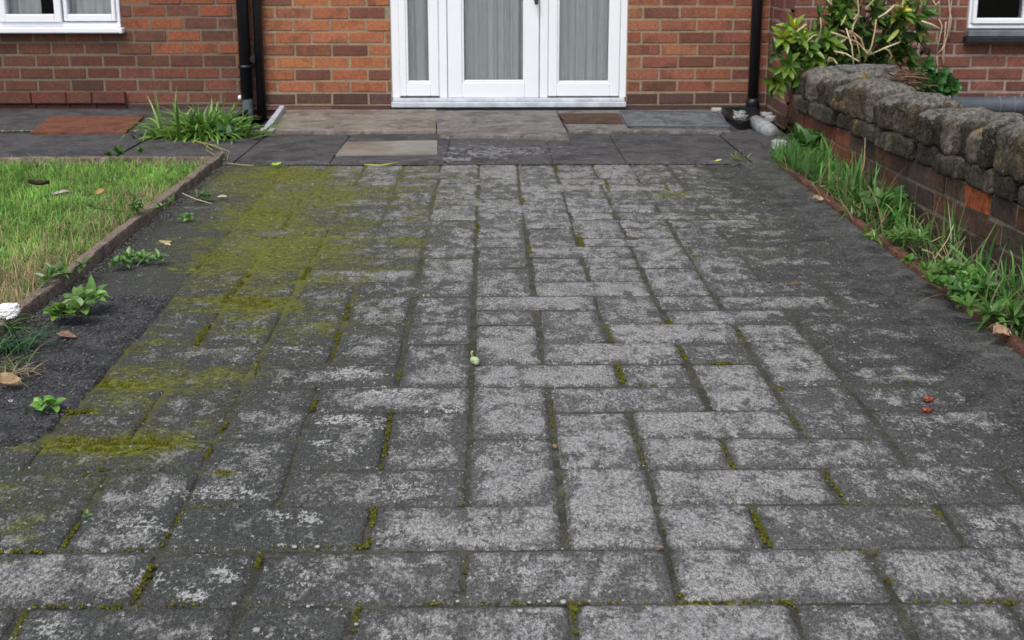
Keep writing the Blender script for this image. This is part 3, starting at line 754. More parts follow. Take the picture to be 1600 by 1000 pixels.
m_ = MB(); q_ = MB(); q_.box(XRr(1507), RX0 + 1.25, YR - .078, YR + .03, ZR(66.5), ZR(57.5), .004); q_ = q_.build('sill_edge', M['black'], win2); q_.location = (0, 0, 0); m_.box(XRr(1511), RX0 + 1.25, YR - .06, YR + .03, ZR(57), ZR(47), .004, m=0)
o = m_.build('window_sill', M['greysill'], win2); o.location = (0, 0, 0)
# ================================================================== DRAINPIPES AND DRAINS
def pipe_thing(lab, pxt, pxb, pyb, rad, Y, mat, name='drainpipe', extra=None, group=None):
    x0 = xw((pxt + pxb) / 2, pyb * .5, Y); zb = zw(pyb, Y); t = thing(name, (x0, Y, zb), lab, 'drainpipe', group)
    m_ = MB(); m_.tube([(x0, Y, zb), (x0, Y, 2.6)], rad, 20); m_.build('pipe', M[mat], t, smooth=True)
    return t, x0, zb
s241 = abs(xw(900) - xw(899))
Yp = YW - .06
t1, x1, zb1 = pipe_thing('black drainpipe with slate grey shoe, left one of the pair by the strappy plant', 378, 386, 154, 9.3 * s241, Yp, 'black')
m_ = MB(); m_.tube([(x1, Yp, zw(106, Yp)), (x1, Yp, zw(101, Yp))], 10.8 * s241, 20); m_.build('collar', M['black'], t1, smooth=True)
m_ = MB(); zsh = zw(153.5, Yp); m_.tube([(x1 + .006, Yp - .008, zw(186, Yp)), (x1 + .004, Yp - .004, zsh - .004), (x1 + .004, Yp - .002, zsh)], [8.2 * s241, 8.2 * s241, 6 * s241], 20)
m_.box(x1 - .055, x1 + .02, Yp - .045, Yp - .01, zw(196, Yp) + .015, zw(192, Yp) + .018, .003, M=None); m_.build('shoe', M['slate'], t1, smooth=False)
t2, x2, zb2 = pipe_thing('plain black waste pipe, right one of the pair by the strappy plant', 401, 409, 185, 7.0 * s241, YW - .05, 'black', 'waste_pipe')
m_ = MB(); zc = zw(91, Yp); m_.box(x1 + .03, x2 - .02, Yp - .015, Yp + .02, zc - .022, zc + .012, .004); m_.box(x2 - .036, x2 - .02, YW - .095, YW, zc - .028, zc + .02, .004); m_.build('bracket', M['black'], t2)
t3, x3, zb3 = pipe_thing('black drainpipe in the corner right of the patio doors', 1187, 1172, 170, 8.2 * s241, Yp, 'black')
m_ = MB(); m_.tube([(x3, Yp, zw(170, Yp)), (x3, Yp, zw(158, Yp)), (x3, Yp, zw(154, Yp))], [.045, .043, .036], 20); m_.build('collar', M['black'], t3, smooth=True)

# left drain pit with pale edge
pit = thing('drain_pit', (P(392, 190).x, YF + .3, 0), 'open black drain pit below the pair of drainpipes with pale painted edge', 'drain')
m_ = MB(); a_, b_ = PX0, PX1
m_.box(a_, b_, YF + .03, YW, -.12, -.08, 0); m_.box(a_ - .012, a_, YF + .03, YW, -.12, .017, 0); m_.box(b_, b_ + .012, YF + .03, YW, -.12, .01, 0)
m_.build('pit', M['pitc'], pit)
m_ = MB(); q0 = P(414, 205, .03); q1 = P(438, 173, .03)
d_ = (q1 - q0).normalized(); n_ = Vector((-d_.y, d_.x, 0)) * -.035
ids = [m_.vert(q, (1, 1, 1)) for q in (q0, q0 + n_, q1 + n_ * .8, q1)] + [m_.vert(q + Vector((0, 0, .032)), (1, 1, 1)) for q in (q0, q0 + n_, q1 + n_ * .8, q1)]
for fa in ((0, 1, 2, 3), (4, 5, 6, 7), (0, 1, 5, 4), (1, 2, 6, 5), (2, 3, 7, 6), (3, 0, 4, 7)): m_.face([ids[q] for q in fa])
m_.build('edge_strip', m_plain('pale_painted_edge', (.42, .43, .50), .7), pit)
m_ = MB(); m_.rock(P(418, 207, .02), (.07, .07, .05), 4, 5, .5); m_.build('mortar_lump', M['mort2'], pit, smooth=True)
tap = MB(); tap.rock(PY(376, 152, YW - .05), (.035, .03, .03), 1, 4, .2, .8); tap.rock(PY(380.5, 148, YW - .05), (.022, .022, .028), 2, 4, .2, .8)
tag(tap.build('pipe_clip', M['white'], smooth=True), 'tiny white plastic clip on the brickwork beside the grey pipe shoe', 'clip')

# right black gully hopper
gh = thing('drain_hopper', (P(1155, 195).x, P(1155, 195).y, 0), 'black plastic drain hopper splashed with white mortar under the corner drainpipe', 'drain')
m_ = MB()
A = [P(1127, 168, .05), P(1175, 168, .05), P(1195, 180, .05), P(1157, 203, .0), P(1157, 192, .05)]
pts = [P(1127, 167, .07), P(1182, 167, .07), P(1188, 181, .07), P(1157, 192, .05), P(1150, 189, .05)]
top = [m_.vert(p) for p in pts]; bot = [m_.vert((p.x, p.y, -.03)) for p in pts]; inn = [m_.vert(p.lerp(Vector((x3, Yp, .045)), .35) - Vector((0, 0, .028))) for p in pts]
n = len(pts)
for i in range(n):
    j = (i + 1) % n; m_.face([top[i], top[j], bot[j], bot[i]]); m_.face([top[i], inn[i], inn[j], top[j]])
m_.face(inn); m_.build('hopper', M['black'], gh)
for k, (px, py, s) in enumerate([(1155, 178, .05), (1158, 183, .045), (1153, 184, .04), (1160, 175, .03)]): m_ = MB(); m_.rock(P(px, py, .06), (s, s * 1.2, s * .5), k + 3, 7, .9, freq=2.5); m_.build('mortar_splash', M['mort2'], gh, smooth=True)
m_ = MB(); pa = P(1181, 192, .035); pb2 = P(1206, 207, .028); m_.tube([pa, pa.lerp(pb2, .5), pb2], [.045, .046, .040], 14); 
o = m_.build('pipe_stub', m_plain('grey_mortared_pipe', (.27, .28, .29), .85, .3, .3, 20, .5, 90), smooth=True); tag(o, 'short grey mortared pipe stub lying by the black drain hopper', 'pipe')
m_ = MB(); m_.rock(P(1217, 227, .02), (.07, .08, .05), 8, 6, .4); tag(m_.build('mortar_lump', M['mort2'], smooth=True), 'small pale mortar lump beside the top of the right grass verge', 'mortar lump')
m_ = MB()
for k, (px, py, s) in enumerate([(1119, 173, .035), (1123, 174, .04), (1198, 181, .04), (1203, 186, .035)]): m_.rock(P(px, py, .03), (s * 1.6, s * 1.5, s), k + 13, 5, .4)
tag(m_.build('mortar_crumbs', M['mort2'], smooth=True), 'lumps of pale mortar around the rim of the black hopper', 'mortar lump')

# ================================================================== STEPS, MATS, PLATES
def slab_poly(name, pxs, ztop, zbot, mat, label, cat, b=.006, zfront=None, group=None):
    """pxs: near-left, near-right, far-right, far-left pixels of the top face"""
    q = [P(x, y, ztop) for x, y in pxs]; m_ = MB(); N = 16; ids = []
    for j in range(N + 1):
        r = []
        for i in range(N + 1):
            u, v = i / N, j / N; p = (q[0] * (1 - u) + q[1] * u) * (1 - v) + (q[3] * (1 - u) + q[2] * u) * v
            e = i in (0, N) or j in (0, N); nn = Vector((p.x * 30, p.y * 30, ztop * 50))
            p = p + Vector((.003 * noise.noise(nn) * e, .004 * noise.noise(nn + Vector((4, 4, 4))) * e, .0015 * noise.noise(nn * .3) - b * .5 * e)); r.append(m_.vert(p))
        ids.append(r)
    for j in range(N):
        for i in range(N): m_.face([ids[j][i], ids[j][i + 1], ids[j + 1][i + 1], ids[j + 1][i]])
    loop = ids[0] + [ids[j][N] for j in range(1, N + 1)] + [ids[N][i] for i in range(N - 1, -1, -1)] + [ids[j][0] for j in range(N - 1, 0, -1)]
    low = [m_.vert((m_.v[k][0], m_.v[k][1], zbot)) for k in loop]
    for k in range(len(loop)): m_.face([loop[(k + 1) % len(loop)], loop[k], low[k], low[(k + 1) % len(loop)]])
    o = m_.build(name, M[mat], smooth=False, loc=tuple((q[0] + q[2]) / 2 * 1.0)); return tag(o, label, cat, group)
slab_poly('concrete_step', [(416, 204.5), (681, 204), (681, 170), (438, 171)], .034, -.03, 'step', 'long low beige concrete step slab left of the middle ramp slab', 'step')
slab_poly('concrete_step', [(684, 210), (889, 213), (868, 172), (680, 172)], .036, -.03, 'step2', 'streaky grey ramp slab in front of the middle door leaf', 'step')
slab_poly('concrete_step', [(889, 204), (1142, 205), (1126, 171), (870, 172)], .030, -.03, 'step2', 'thin concrete step slab beneath the two door mats', 'step')
slab_poly('coir_mat', [(884, 191.5), (974, 192), (966, 176.5), (872, 177)], .038, .028, 'coir', 'small brown coir mat beside the grey door mat', 'mat', .002)
dm = slab_poly('door_mat', [(982, 196), (1139, 197), (1120, 175.5), (969, 174)], .044, .028, 'mat', 'speckled grey door mat in front of the right side panel', 'mat', .003)
m_ = MB(); rim = [P(*q, .046) for q in [(982, 196.5), (1139, 197.5), (1120, 175), (968, 173.5), (982, 196.5)]]; m_.tube(rim, .006, 6); e_ = m_.build('rubber_edge', M['slate'], dm); e_.location = -Vector(dm.location)
slab_poly('metal_plate', [(524, 241.5), (683, 240), (683, 219), (541, 221.5)], .024, .010, 'metal', 'dull brownish metal plate let into the dark path slabs', 'plate', .001)
slab_poly('terracotta_slab', [(46, 206), (196, 206), (225, 181), (80, 181)], .030, .0, 'rust', 'flat rust red terracotta slab under the left window', 'slab', .003)
# mortar/paint smear on the path
m_ = MB(); random.seed(44)
for k in range(420):
    px = random.gauss(775, 42); py = random.choice([random.gauss(232, 3.5), random.gauss(240, 2), random.gauss(236, 5)])
    if k > 350: px, py = random.uniform(695, 735), random.gauss(249, 1.4)
    p = P(px, py, .0175); s = abs(random.gauss(.003, .0028)) + .0018; m_.rock(p, (s * 3, s * 1.5, .002), k, 3, .8)
tag(m_.build('dried_paint', M['haunch2'], smooth=True), kind='stuff')

# ================================================================== EDGINGS
te = MB(); random.seed(3)
def edging(mb, a, b, w, z0, z1, col, n=60, amp=.004, seed=0, rw=1):
    a = Vector(a); b = Vector(b); d = (b - a); L = d.length; d.normalize(); s = Vector((d.y, -d.x, 0)) * w
    prof = [(0, z0), (0, z1 - .006), (.08, z1), (.92, z1), (1, z1 - .008), (1, z0)]
    prev = None
    for i in range(n + 1):
        p = a + d * L * i / n; r = []
        for k, (u, z) in enumerate(prof):
            q = Vector((p.x * 9 + seed, p.y * 9, k * 1.7)); o_ = amp * noise.noise(q) + amp * .6 * noise.noise(q * 4)
            r.append(mb.vert(p + s * u + Vector((o_ * .6, o_ * .6, 0)) + Vector((0, 0, z + o_ * (k in (1, 2, 3, 4)))), col))
        if prev:
            for k in range(len(prof) - 1): mb.face([prev[k], prev[k + 1], r[k + 1], r[k]])
        else: mb.face(r[::-1])
        prev = r
    mb.face(prev)
XKo = XK - .038
edging(te, (XK, 1.2, 0), (XK, P(358, 252).y, 0), -.038, -.05, .043, (1, 1, 1), 120, .005)
o = te.build('timber_edging', M['timber']); tag(o, 'weathered brown edging board between the lawn and the paved drive', 'edging')
te = MB(); yk = Yend - .005
edging(te, (XKo - .003, yk, 0), (-3.6, yk, 0), .035, -.05, .040, (1, 1, 1), 60, .003, 7)
tag(te.build('timber_edging', M['timber']), 'thin pale edging board between the lawn and the house path', 'edging')
XRK = 1.375
te = MB(); YG = P(1195, 250).y; n = 16; yy = YG - .1
random.seed(12)
edging(te, (XRK, 1.2, 0), (XRK + .02, YG - .25, 0), -.035, -.05, .030, (1, 1, 1), 150, .007, 3)
tag(te.build('red_edging', M['redkerb'], smooth=True), 'low reddish brown rounded edging along the right grass verge', 'edging')

# ================================================================== GARDEN WALL (right)
XG = 1.60; TH = .185
gw = thing('garden_wall', (XG + .1, 5.5, 0), 'low weathered brick garden wall topped with upright rough coping stones', 'wall')
YG1 = 7.15; TH = .185
def col_gw(u, z):
    y = u; px, py = pix((XG, y, z)); r = random.random()
    b = (.105, .064, .045) if r < .5 else (.15, .070, .047) if r < .75 else (.065, .050, .040)
    if px < 1330: b = (.22, .075, .042) if r < .6 else (.13, .058, .04)
    if py > 395: b = (.055, .045, .034)
    return jitc(b, .2)
def col_gw2(u, z):
    y = YG1 - u
    px, py = pix((XG, y, z))
    z2 = z - .021 * (y - 4.0); px, py = pix((XG, y, z2))
    if abs(px - 1532) < 24 and abs(py - 314) < 19: return (.32, .085, .032)
    return col_gw(y, z)
brickwall('brickwork', 0, YG1 - 1.0, -.06, .262, .225, .078, (XG, YG1, 0), (0, -1, 0), (-1, 0, 0), col_gw2, (.20, .17, .135), zoff=.262 - .078 * 4, seed=31, mat='gbrick', mmat='gbrick', jt=.012, proud=.006, wob=.004, parent=gw, thick=TH)
def stone_col(base, ztop=9):
    def f(p):
        n1 = noise.noise(Vector(p) * 9); n2 = noise.noise(Vector(p) * 33)
        t = max(0, min(1, .45 + n1 * .8 + n2 * .35))
        c = [base[k] * (.7 + .7 * t) for k in range(3)]
        if p.z > ztop - .030 + n2 * .02: c = [c[k] * .5 + .5 * q for k, q in enumerate((.23, .225, .205))]  # lichen-grey tops; base kept dark to paint shade into the side faces
        if n1 > .55 and n2 > .05: c = [.20, .15, .04]
        return tuple(c)
    return f
def tstone(mb, c, size, seed, colf, Mr=None, n=10, r=.028, amp=.006, arch=0):
    """dressed stone block with worn rounded arrises"""
    hx, hy, hz = [q / 2 for q in size]; off = Vector((seed * 1.7, seed * .9, seed * 2.3)); ids = {}; r = min(r, hy * .92, hz * .92)
    def vid(i, j, k):
        if (i, j, k) in ids: return ids[i, j, k]
        w_ = lambda q: math.copysign(abs(q) ** .72, q)
        q = Vector((w_(2 * i / n - 1) * hx, w_(2 * j / n - 1) * hy, w_(2 * k / n - 1) * hz))
        inn = Vector((max(-hx + r, min(hx - r, q.x)), max(-hy + r, min(hy - r, q.y)), max(-hz + r, min(hz - r, q.z))))
        d = q - inn
        if d.length > 1e-6: q = inn + d.normalized() * min(r, max(abs(d.x), abs(d.y), abs(d.z)))
        q.z -= max(0, q.z) * arch * (abs(q.x) / hx) ** 2.6 + max(0, q.z) * arch * .35 * (abs(q.y) / hy) ** 3
        nn = q.normalized(); q = q + nn * (amp * 1.6 * noise.noise(q * 14 + off) + amp * noise.noise(q * 42 + off))
        if Mr is not None: q = Mr @ q
        p = q + Vector(c); ids[i, j, k] = mb.vert(p, colf(p)); return ids[i, j, k]
    for a in range(n):
        for b in range(n):
            for e in (0, n):
                q = [vid(e, a, b), vid(e, a + 1, b), vid(e, a + 1, b + 1), vid(e, a, b + 1)]; mb.face(q if e else q[::-1])
                q = [vid(a, e, b), vid(a + 1, e, b), vid(a + 1, e, b + 1), vid(a, e, b + 1)]; mb.face(q[::-1] if e else q)
                q = [vid(a, b, e), vid(a + 1, b, e), vid(a + 1, b + 1, e), vid(a, b + 1, e)]; mb.face(q if e else q[::-1])
random.seed(77)
core = MB(); core.box(XG + .02, XG + TH - .02, 1.0, YG1, .255, .345, .004, (.016, .014, .011)); core.build('mortar_core', M['gbrick'], gw)
m_ = MB(); y = YG1; k = 0
while y > 1.0:
    L = random.uniform(.18, .30); hh_ = random.uniform(.068, .082); dx = random.uniform(-.012, .012)
    tstone(m_, (XG + TH / 2 + dx, y - L / 2, .300), (TH + .055, L - .034, hh_), 100 + k, stone_col(random.choice([(.058, .047, .033), (.042, .034, .025), (.075, .064, .048)])), Matrix.Rotation(random.uniform(-.06, .06), 3, 'X'), 12, .016, .006); y -= L; k += 1
m_.build('stone_course', M['stone'], gw, smooth=True)
y = YG1 + .02; k = 0
while y > 1.0:
    L = random.uniform(.102, .150); hgt = random.uniform(.125, .172)
    m_ = MB(); base = random.choice([(.080, .062, .040), (.048, .038, .025), (.115, .10, .078), (.034, .027, .019), (.066, .056, .042)])
    rot = Matrix.Rotation(random.uniform(.04, .15), 3, 'X') @ Matrix.Rotation(random.uniform(-.07, .07), 3, 'Z')
    tstone(m_, (XG + TH / 2 - .010 + random.uniform(-.022, .014), y - L / 2, .335 + hgt / 2), (TH + .035, L - .042, hgt), 300 + k, stone_col(base, .335 + hgt), rot, 16, .026, .006, .45)
    m_.build('coping_stone', M['stone'], gw, smooth=True); y -= L; k += 1
for o in list(COL.objects):
    if o.parent is gw:
        for v_ in o.data.vertices: v_.co.z -= .021 * (v_.co.y - 4.0)
# end pier stones at the far end
for k, (px, py, sx, sy, sz, z) in enumerate([(1290, 128, .11, .16, .15, 0), (1283, 160, .12, .15, .10, 0)]):
    m_ = MB(); p = PY(px, py, YG1 + .05); m_.rock(p, (sx, sy, sz), 500 + k, 9, .22, .3, colf=stone_col((.16, .155, .145))); m_.build('coping_stone', M['stone'], gw, smooth=True)
m_ = MB(); p0 = PY(1310, 117, YG1 + .18); p1 = PY(1395, 113, YG1 + .18)
m_.rock((p0 + p1) / 2, ((p1 - p0).length, .2, .085), 511, 10, .2, .25, colf=stone_col((.17, .165, .155))); m_.build('coping_stone', M['stone'], gw, smooth=True)

# raised planter against the house
pl = thing('raised_planter', (1.75, 7.6, 0), 'raised brown rendered planter with terracotta cap in the corner holding the shrub', 'planter')
xa = P(1222, 222).x
ya_, yb_ = YG1 + .04, YR - .01
m_ = MB(); xL = PY(1228, 150, yb_).x
pv0 = [(1.62, YG1 + .06), (1.62 + .0, YG1 + .06)]
A0 = Vector((XR0 + .004, YR - .005, 0)); B0 = Vector((XG + .01, YG1 - .0, 0))
dd = (B0 - A0).normalized(); LL = (B0 - A0).length
MXp = Matrix.Translation(A0) @ Matrix(((dd.x, dd.y, 0), (dd.y, -dd.x, 0), (0, 0, 1))).to_4x4()
zc_ = PY(1248, 150, (YR + YG1) / 2).z
m_.box(-.0, LL, -.10, 0, -.05, zc_ - .04, .003, (.13, .07, .048), M=MXp)
m_.build('planter_side', M['gbrick'], pl)
m_ = MB(); m_.box(.01, LL - .0, -.12, .03, zc_ - .045, zc_ + .015, .006, (.11, .065, .052), M=MXp); m_.build('planter_cap', M['gbrick'], pl)
# raised bed ground right of the garden wall
m_ = MB(); grid_sheet(m_, XG + .1, 6, 2.6, YR, .045, 40, 40, .01)
tag(m_.build('raised_garden_bed', M['soil'], smooth=True), kind='structure')
m_ = MB(); grid_sheet(m_, XG + TH + .12, 6, YR - .75, YR - .005, .06, 30, 6, .002)
tag(m_.build('concrete_path', M['step'], smooth=True), kind='structure')
# insulated ground pipe
gp = thing('ground_pipe', (2.6, YR - .12, .28), 'thick dark grey lagged pipe lying along the foot of the right hand wall', 'pipe')
zc2 = PY(1550, 164, YR - .12).z; xs0 = PY(1487, 160, YR - .12).x; rr = abs(PY(1550, 151, YR - .12).z - PY(1550, 177, YR - .12).z) / 2
m_ = MB(); m_.tube([(xs0, YR - .12, zc2), (5.0, YR - .12, zc2)], rr, 24); m_.build('pipe', M['slate'], gp, smooth=True)
for px in (1560, 1583):
    m_ = MB(); xx_ = PY(px, 160, YR - .12).x; m_.tube([(xx_ - .005, YR - .12, zc2), (xx_ + .005, YR - .12, zc2)], rr + .003, 24); m_.build('pipe_band', M['greysill'], gp, smooth=True)

# ================================================================== LAWN AND GRASS
def soil_patch(name, x0, x1, y0, y1, z, amp=.012):
    m_ = MB(); grid_sheet(m_, x0, x1, y0, y1, z, 70, 110, amp); return tag(m_.build(name, M['soil'], smooth=True), kind='structure')
M['thatch'] = m_rough_dark('lawn_thatch', (.030, .045, .014), (.13, .15, .05), 70)
M['soil2'] = M['soil']; M['soil'] = M['thatch']
soil_patch('lawn', -4.6, XKo + .005, .5, yk - .03, .006)
M['soil'] = M['soil2']
soil_patch('grass_verge', XRK + .02, XG + .01, .5, YG - .1, .012, .008)

class Fast:
    """many curved blades at once"""
    def __init__(s): s.V = []; s.Fq = []; s.C = []; s.n = 0
    def blades(s, base, ang, lean, L, W, droop, c0, c1, seg=3):
        n = len(base); d = np.stack([np.cos(ang) * np.sin(lean), np.sin(ang) * np.sin(lean), np.cos(lean)], 1)
        sa = ang + rng.uniform(-1.2, 1.2, n) + math.pi / 2; side = np.stack([np.cos(sa), np.sin(sa), np.zeros(n)], 1)
        p = base.copy(); st = (L / seg)[:, None]; cols = []; vs = []
        for i in range(seg + 1):
            t = i / seg; wd = (W * (1 - t ** 1.6) * .5 + .0002)[:, None]
            vs += [p - side * wd, p + side * wd]; c = c0 * (1 - t) + c1 * t; cols += [c, c]
            d = d.copy(); d[:, 2] -= droop * (1 + t) / seg; d /= np.linalg.norm(d, axis=1)[:, None]; p = p + d * st
        k = len(vs); V = np.stack(vs, 1).reshape(-1, 3); C = np.stack(cols, 1).reshape(-1, 3); b0 = s.n + np.arange(n) * k
        for i in range(seg):
            s.Fq.append(np.stack([b0 + 2 * i, b0 + 2 * i + 1, b0 + 2 * i + 3, b0 + 2 * i + 2], 1))
        s.V.append(V); s.C.append(C); s.n += len(V)
    def build(s, name, mat, parent=None):
        V = np.concatenate(s.V); Fq = np.concatenate(s.Fq); C = np.concatenate(s.C)
        me = bpy.data.meshes.new(name); me.vertices.add(len(V)); me.vertices.foreach_set('co', V.ravel())
        me.loops.add(Fq.size); me.loops.foreach_set('vertex_index', Fq.ravel().astype(np.int32)); me.polygons.add(len(Fq))
        me.polygons.foreach_set('loop_start', np.arange(len(Fq), dtype=np.int32) * 4); me.polygons.foreach_set('loop_total', np.full(len(Fq), 4, dtype=np.int32)) if False else None
        me.materials.append(mat); me.update(calc_edges=True)
        at = me.attributes.new('col', 'FLOAT_COLOR', 'POINT'); arr = np.ones((len(V), 4)); arr[:, :3] = C; at.data.foreach_set('color', arr.ravel())
        me.update(); me.validate()
        o = bpy.data.objects.new(name, me); COL.objects.link(o)
        if parent is not None: o.parent = parent; o.location = -Vector(parent.location)
        return o
def npnoise(x, y, s, seed=0):
    return np.array([noise.noise(Vector((a * s, b * s, seed))) for a, b in zip(x, y)])
def grass_cols(n, kind, bright=1.0):
    g0 = np.array([.055, .12, .022]); g1 = np.array([.20, .40, .08]); y1 = np.array([.34, .44, .10]); s1 = np.array([.42, .34, .19])
    r = rng.random(n); c0 = np.tile(g0, (n, 1)) * rng.uniform(.6, 1.3, n)[:, None]; c1 = np.tile(g1, (n, 1)) * rng.uniform(.7, 1.3, n)[:, None]
    yel = r < .22; c1[yel] = y1 * rng.uniform(.7, 1.1, yel.sum())[:, None]
    st = rng.random(n) < kind; c1[st] = s1 * rng.uniform(.6, 1.15, st.sum())[:, None]; c0[st] = s1 * .5
    return c0 * bright, c1 * bright
lawn = Fast()
def scatter(fb, n, x0, x1, y0, y1, z, Lr, Wr, lean, droop, straw, dens=None, bright=1.0, seg=3, hue=(1, 1, 1)):
    x = rng.uniform(x0, x1, n); y = rng.uniform(y0, y1, n)
    if dens is not None:
        k = rng.random(n) < dens(x, y); x, y = x[k], y[k]
    n = len(x); base = np.stack([x, y, np.full(n, z)], 1)
    hv = 1 + .55 * npnoise(x, y, 7, 1) + .35 * npnoise(x, y, 23, 2)
    ang = rng.uniform(0, 2 * math.pi, n); ln = np.abs(rng.normal(0, lean, n)); L = rng.uniform(*Lr, n) * hv; W = rng.uniform(*Wr, n)
    sw = straw(x, y) if callable(straw) else straw
    c0, c1 = grass_cols(n, sw, bright); c0 = c0 * np.array(hue); c1 = c1 * np.array(hue); tint = (1 + .6 * npnoise(x, y, 4, 9) + .3 * npnoise(x, y, 13, 4))[:, None]
    fb.blades(base, ang, ln, L, W, droop * rng.uniform(.5, 1.5, n), c0 * tint, c1 * tint, seg)
SPX = [(215, 300, .13, .8), (245, 318, .10, .9), (150, 335, .12, .4), (190, 345, .08, .5), (70, 440, .22, .7), (20, 470, .25, .8), (120, 420, .12, .5), (40, 400, .12, .3)]
SPW = [(P(a, b, .04), r, q) for a, b, r, q in SPX]
def sn(x, y):
    v = .04 + .5 * np.maximum(0, npnoise(x, y, 4.5, 31) - .22)
    for c, r, q in SPW: v = v + q * np.exp(-(((x - c.x) / r) ** 2 + ((y - c.y) / (r * 1.4)) ** 2))
    return np.clip(v, 0, .85)
scatter(lawn, 52000, -2.55, XKo - .005, 3.2, yk - .03, .0, (.028, .066), (.0022, .0042), .95, 1.1, sn, bright=1.6)
scatter(lawn, 2200, -2.5, XKo - .02, 3.4, yk - .05, .0, (.06, .11), (.004, .008), .8, 1.3, .1, lambda x, y: npnoise(x, y, 3, 77) > .05, bright=1.1, hue=(.7, .95, 1.1))
scatter(lawn, 2500, -1.75, XKo + .01, 3.2, 5.0, .005, (.03, .08), (.002, .004), 1.15, .6, .95, bright=1.2)
scatter(lawn, 9000, -2.55, XKo - .005, 3.2, yk - .03, .0, (.02, .045), (.003, .006), .9, .9, sn, bright=1.1)
scatter(lawn, 9000, -4.5, -2.5, 2.5, yk - .03, .0, (.03, .08), (.003, .006), .55, .7, .12)
scatter(lawn, 6000, -2.6, XKo - .01, .6, 3.2, .0, (.04, .09), (.002, .005), .55, .7, .25)
tag(lawn.build('grass', M['grass']), kind='stuff')
verge = Fast()
def vd(x, y): return np.clip(.35 + .9 * npnoise(x, y, 3.5, 50) + .5 * (y > 6.0), .05, 1)
HB = (.62, .86, .95)
scatter(verge, 5500, XRK + .0, XG - .01, 2.0, YG - .12, .01, (.05, .11), (.003, .007), .8, 1.0, .10, vd, .95, 4, HB)
scatter(verge, 1500, XRK + .04, XG - .015, 2.5, YG - .2, .01, (.09, .19), (.007, .014), .75, 1.4, .06, vd, 1.35, 6, HB)
scatter(verge, 2200, XRK - .0, XG - .03, 6.1, YG - .02, .0, (.06, .14), (.003, .006), .5, .8, .06, None, 1.0, 4, HB)
scatter(verge, 700, XRK - .02, XG - .02, 2.5, YG - .2, .02, (.05, .16), (.003, .006), 1.1, .6, .95, None, 1.0, 4)
tag(verge.build('verge_grass', M['grass']), kind='stuff')
back = Fast(); scatter(back, 5000, XG + TH + .05, 4.0, 4.5, YR - .78, .04, (.04, .10), (.003, .006), .5, .7, .08)
tag(back.build('garden_grass', M['grass']), kind='stuff')

# ================================================================== MOSS IN THE JOINTS
MOSS = """20,1000,44,948,5,1 0,861,95,861,4,1 104,859,230,859,3,.4 96,856,135,800,5,.7 252,852,290,792,5,.45 50,946,180,948,4,.6 180,948,208,940,9,1 208,938,240,880,9,1 216,945,320,943,3,.5
283,790,325,792,4,.7 325,791,440,787,3,.3 574,855,587,790,6,1 545,854,576,853,6,1 425,856,545,855,3,.6 398,890,408,868,6,.8 600,720,611,640,5,.8 486,642,495,624,6,1 343,674,356,657,6,.8 320,718,328,698,5,.5
552,1000,561,946,5,.6 725,895,731,878,5,.6 660,942,820,941,3,.4 820,941,960,942,3,.5 960,943,1075,942,4,.6 1075,942,1238,941,6,1 1240,943,1250,955,5,.6 893,948,902,1000,5,.5 893,946,903,955,8,1 1175,797,1203,852,8,1
1058,922,1067,936,5,.8 1305,860,1372,865,4,.6 1385,905,1393,915,5,.8 1415,940,1520,940,3,.5 1520,939,1600,941,7,1 1584,945,1596,952,9,1 1290,738,1322,786,6,.6 1325,789,1470,795,4,.4 1462,797,1475,815,5,.5
1125,688,1148,734,6,.6 1232,645,1262,682,4,.4 1300,685,1405,688,3,.4 1215,602,1226,612,6,.8 963,568,975,598,6,1 980,600,1040,602,3,.5 1062,546,1072,560,6,.8 1112,567,1142,567,4,1 1043,500,1052,508,5,1
1052,508,1136,507,4,.9 1150,512,1165,538,5,.6 948,508,957,535,5,.6 905,363,910,384,6,.7 826,386,833,398,6,.7 105,645,150,641,7,1 213,664,232,644,6,.5 305,538,326,508,6,1 398,585,411,553,6,.5 520,560,531,520,5,.6
522,528,530,518,8,1 538,500,547,470,5,.8 468,440,484,418,6,1 345,474,390,428,7,.8 128,742,160,733,6,1 20,740,80,735,3,.3 165,733,260,733,3,.3 490,606,500,600,4,.4 1012,500,1043,508,3,.3 1077,388,1085,402,5,.6 1038,285,1045,300,5,.4
945,280,952,300,5,.5 866,255,870,268,6,.5 815,300,820,318,5,.3 745,350,748,362,5,.5 1265,605,1380,610,2,.2 1130,790,1172,797,3,.3 1404,580,1424,600,4,.4 435,360,450,350,6,.4 425,445,432,440,4,.5 620,600,628,575,5,.3 738,595,741,600,8,.4
55,1000,180,950,2,.05 715,735,722,790,4,.25 860,615,866,690,4,.25 985,660,1010,735,4,.2 735,800,727,870,4,.15 880,700,890,850,4,.15 1030,790,1055,930,4,.15 592,735,600,720,4,.4 440,790,400,880,4,.2"""
mm = MB(); mf_ = Fast(); random.seed(21)
BX = []; 
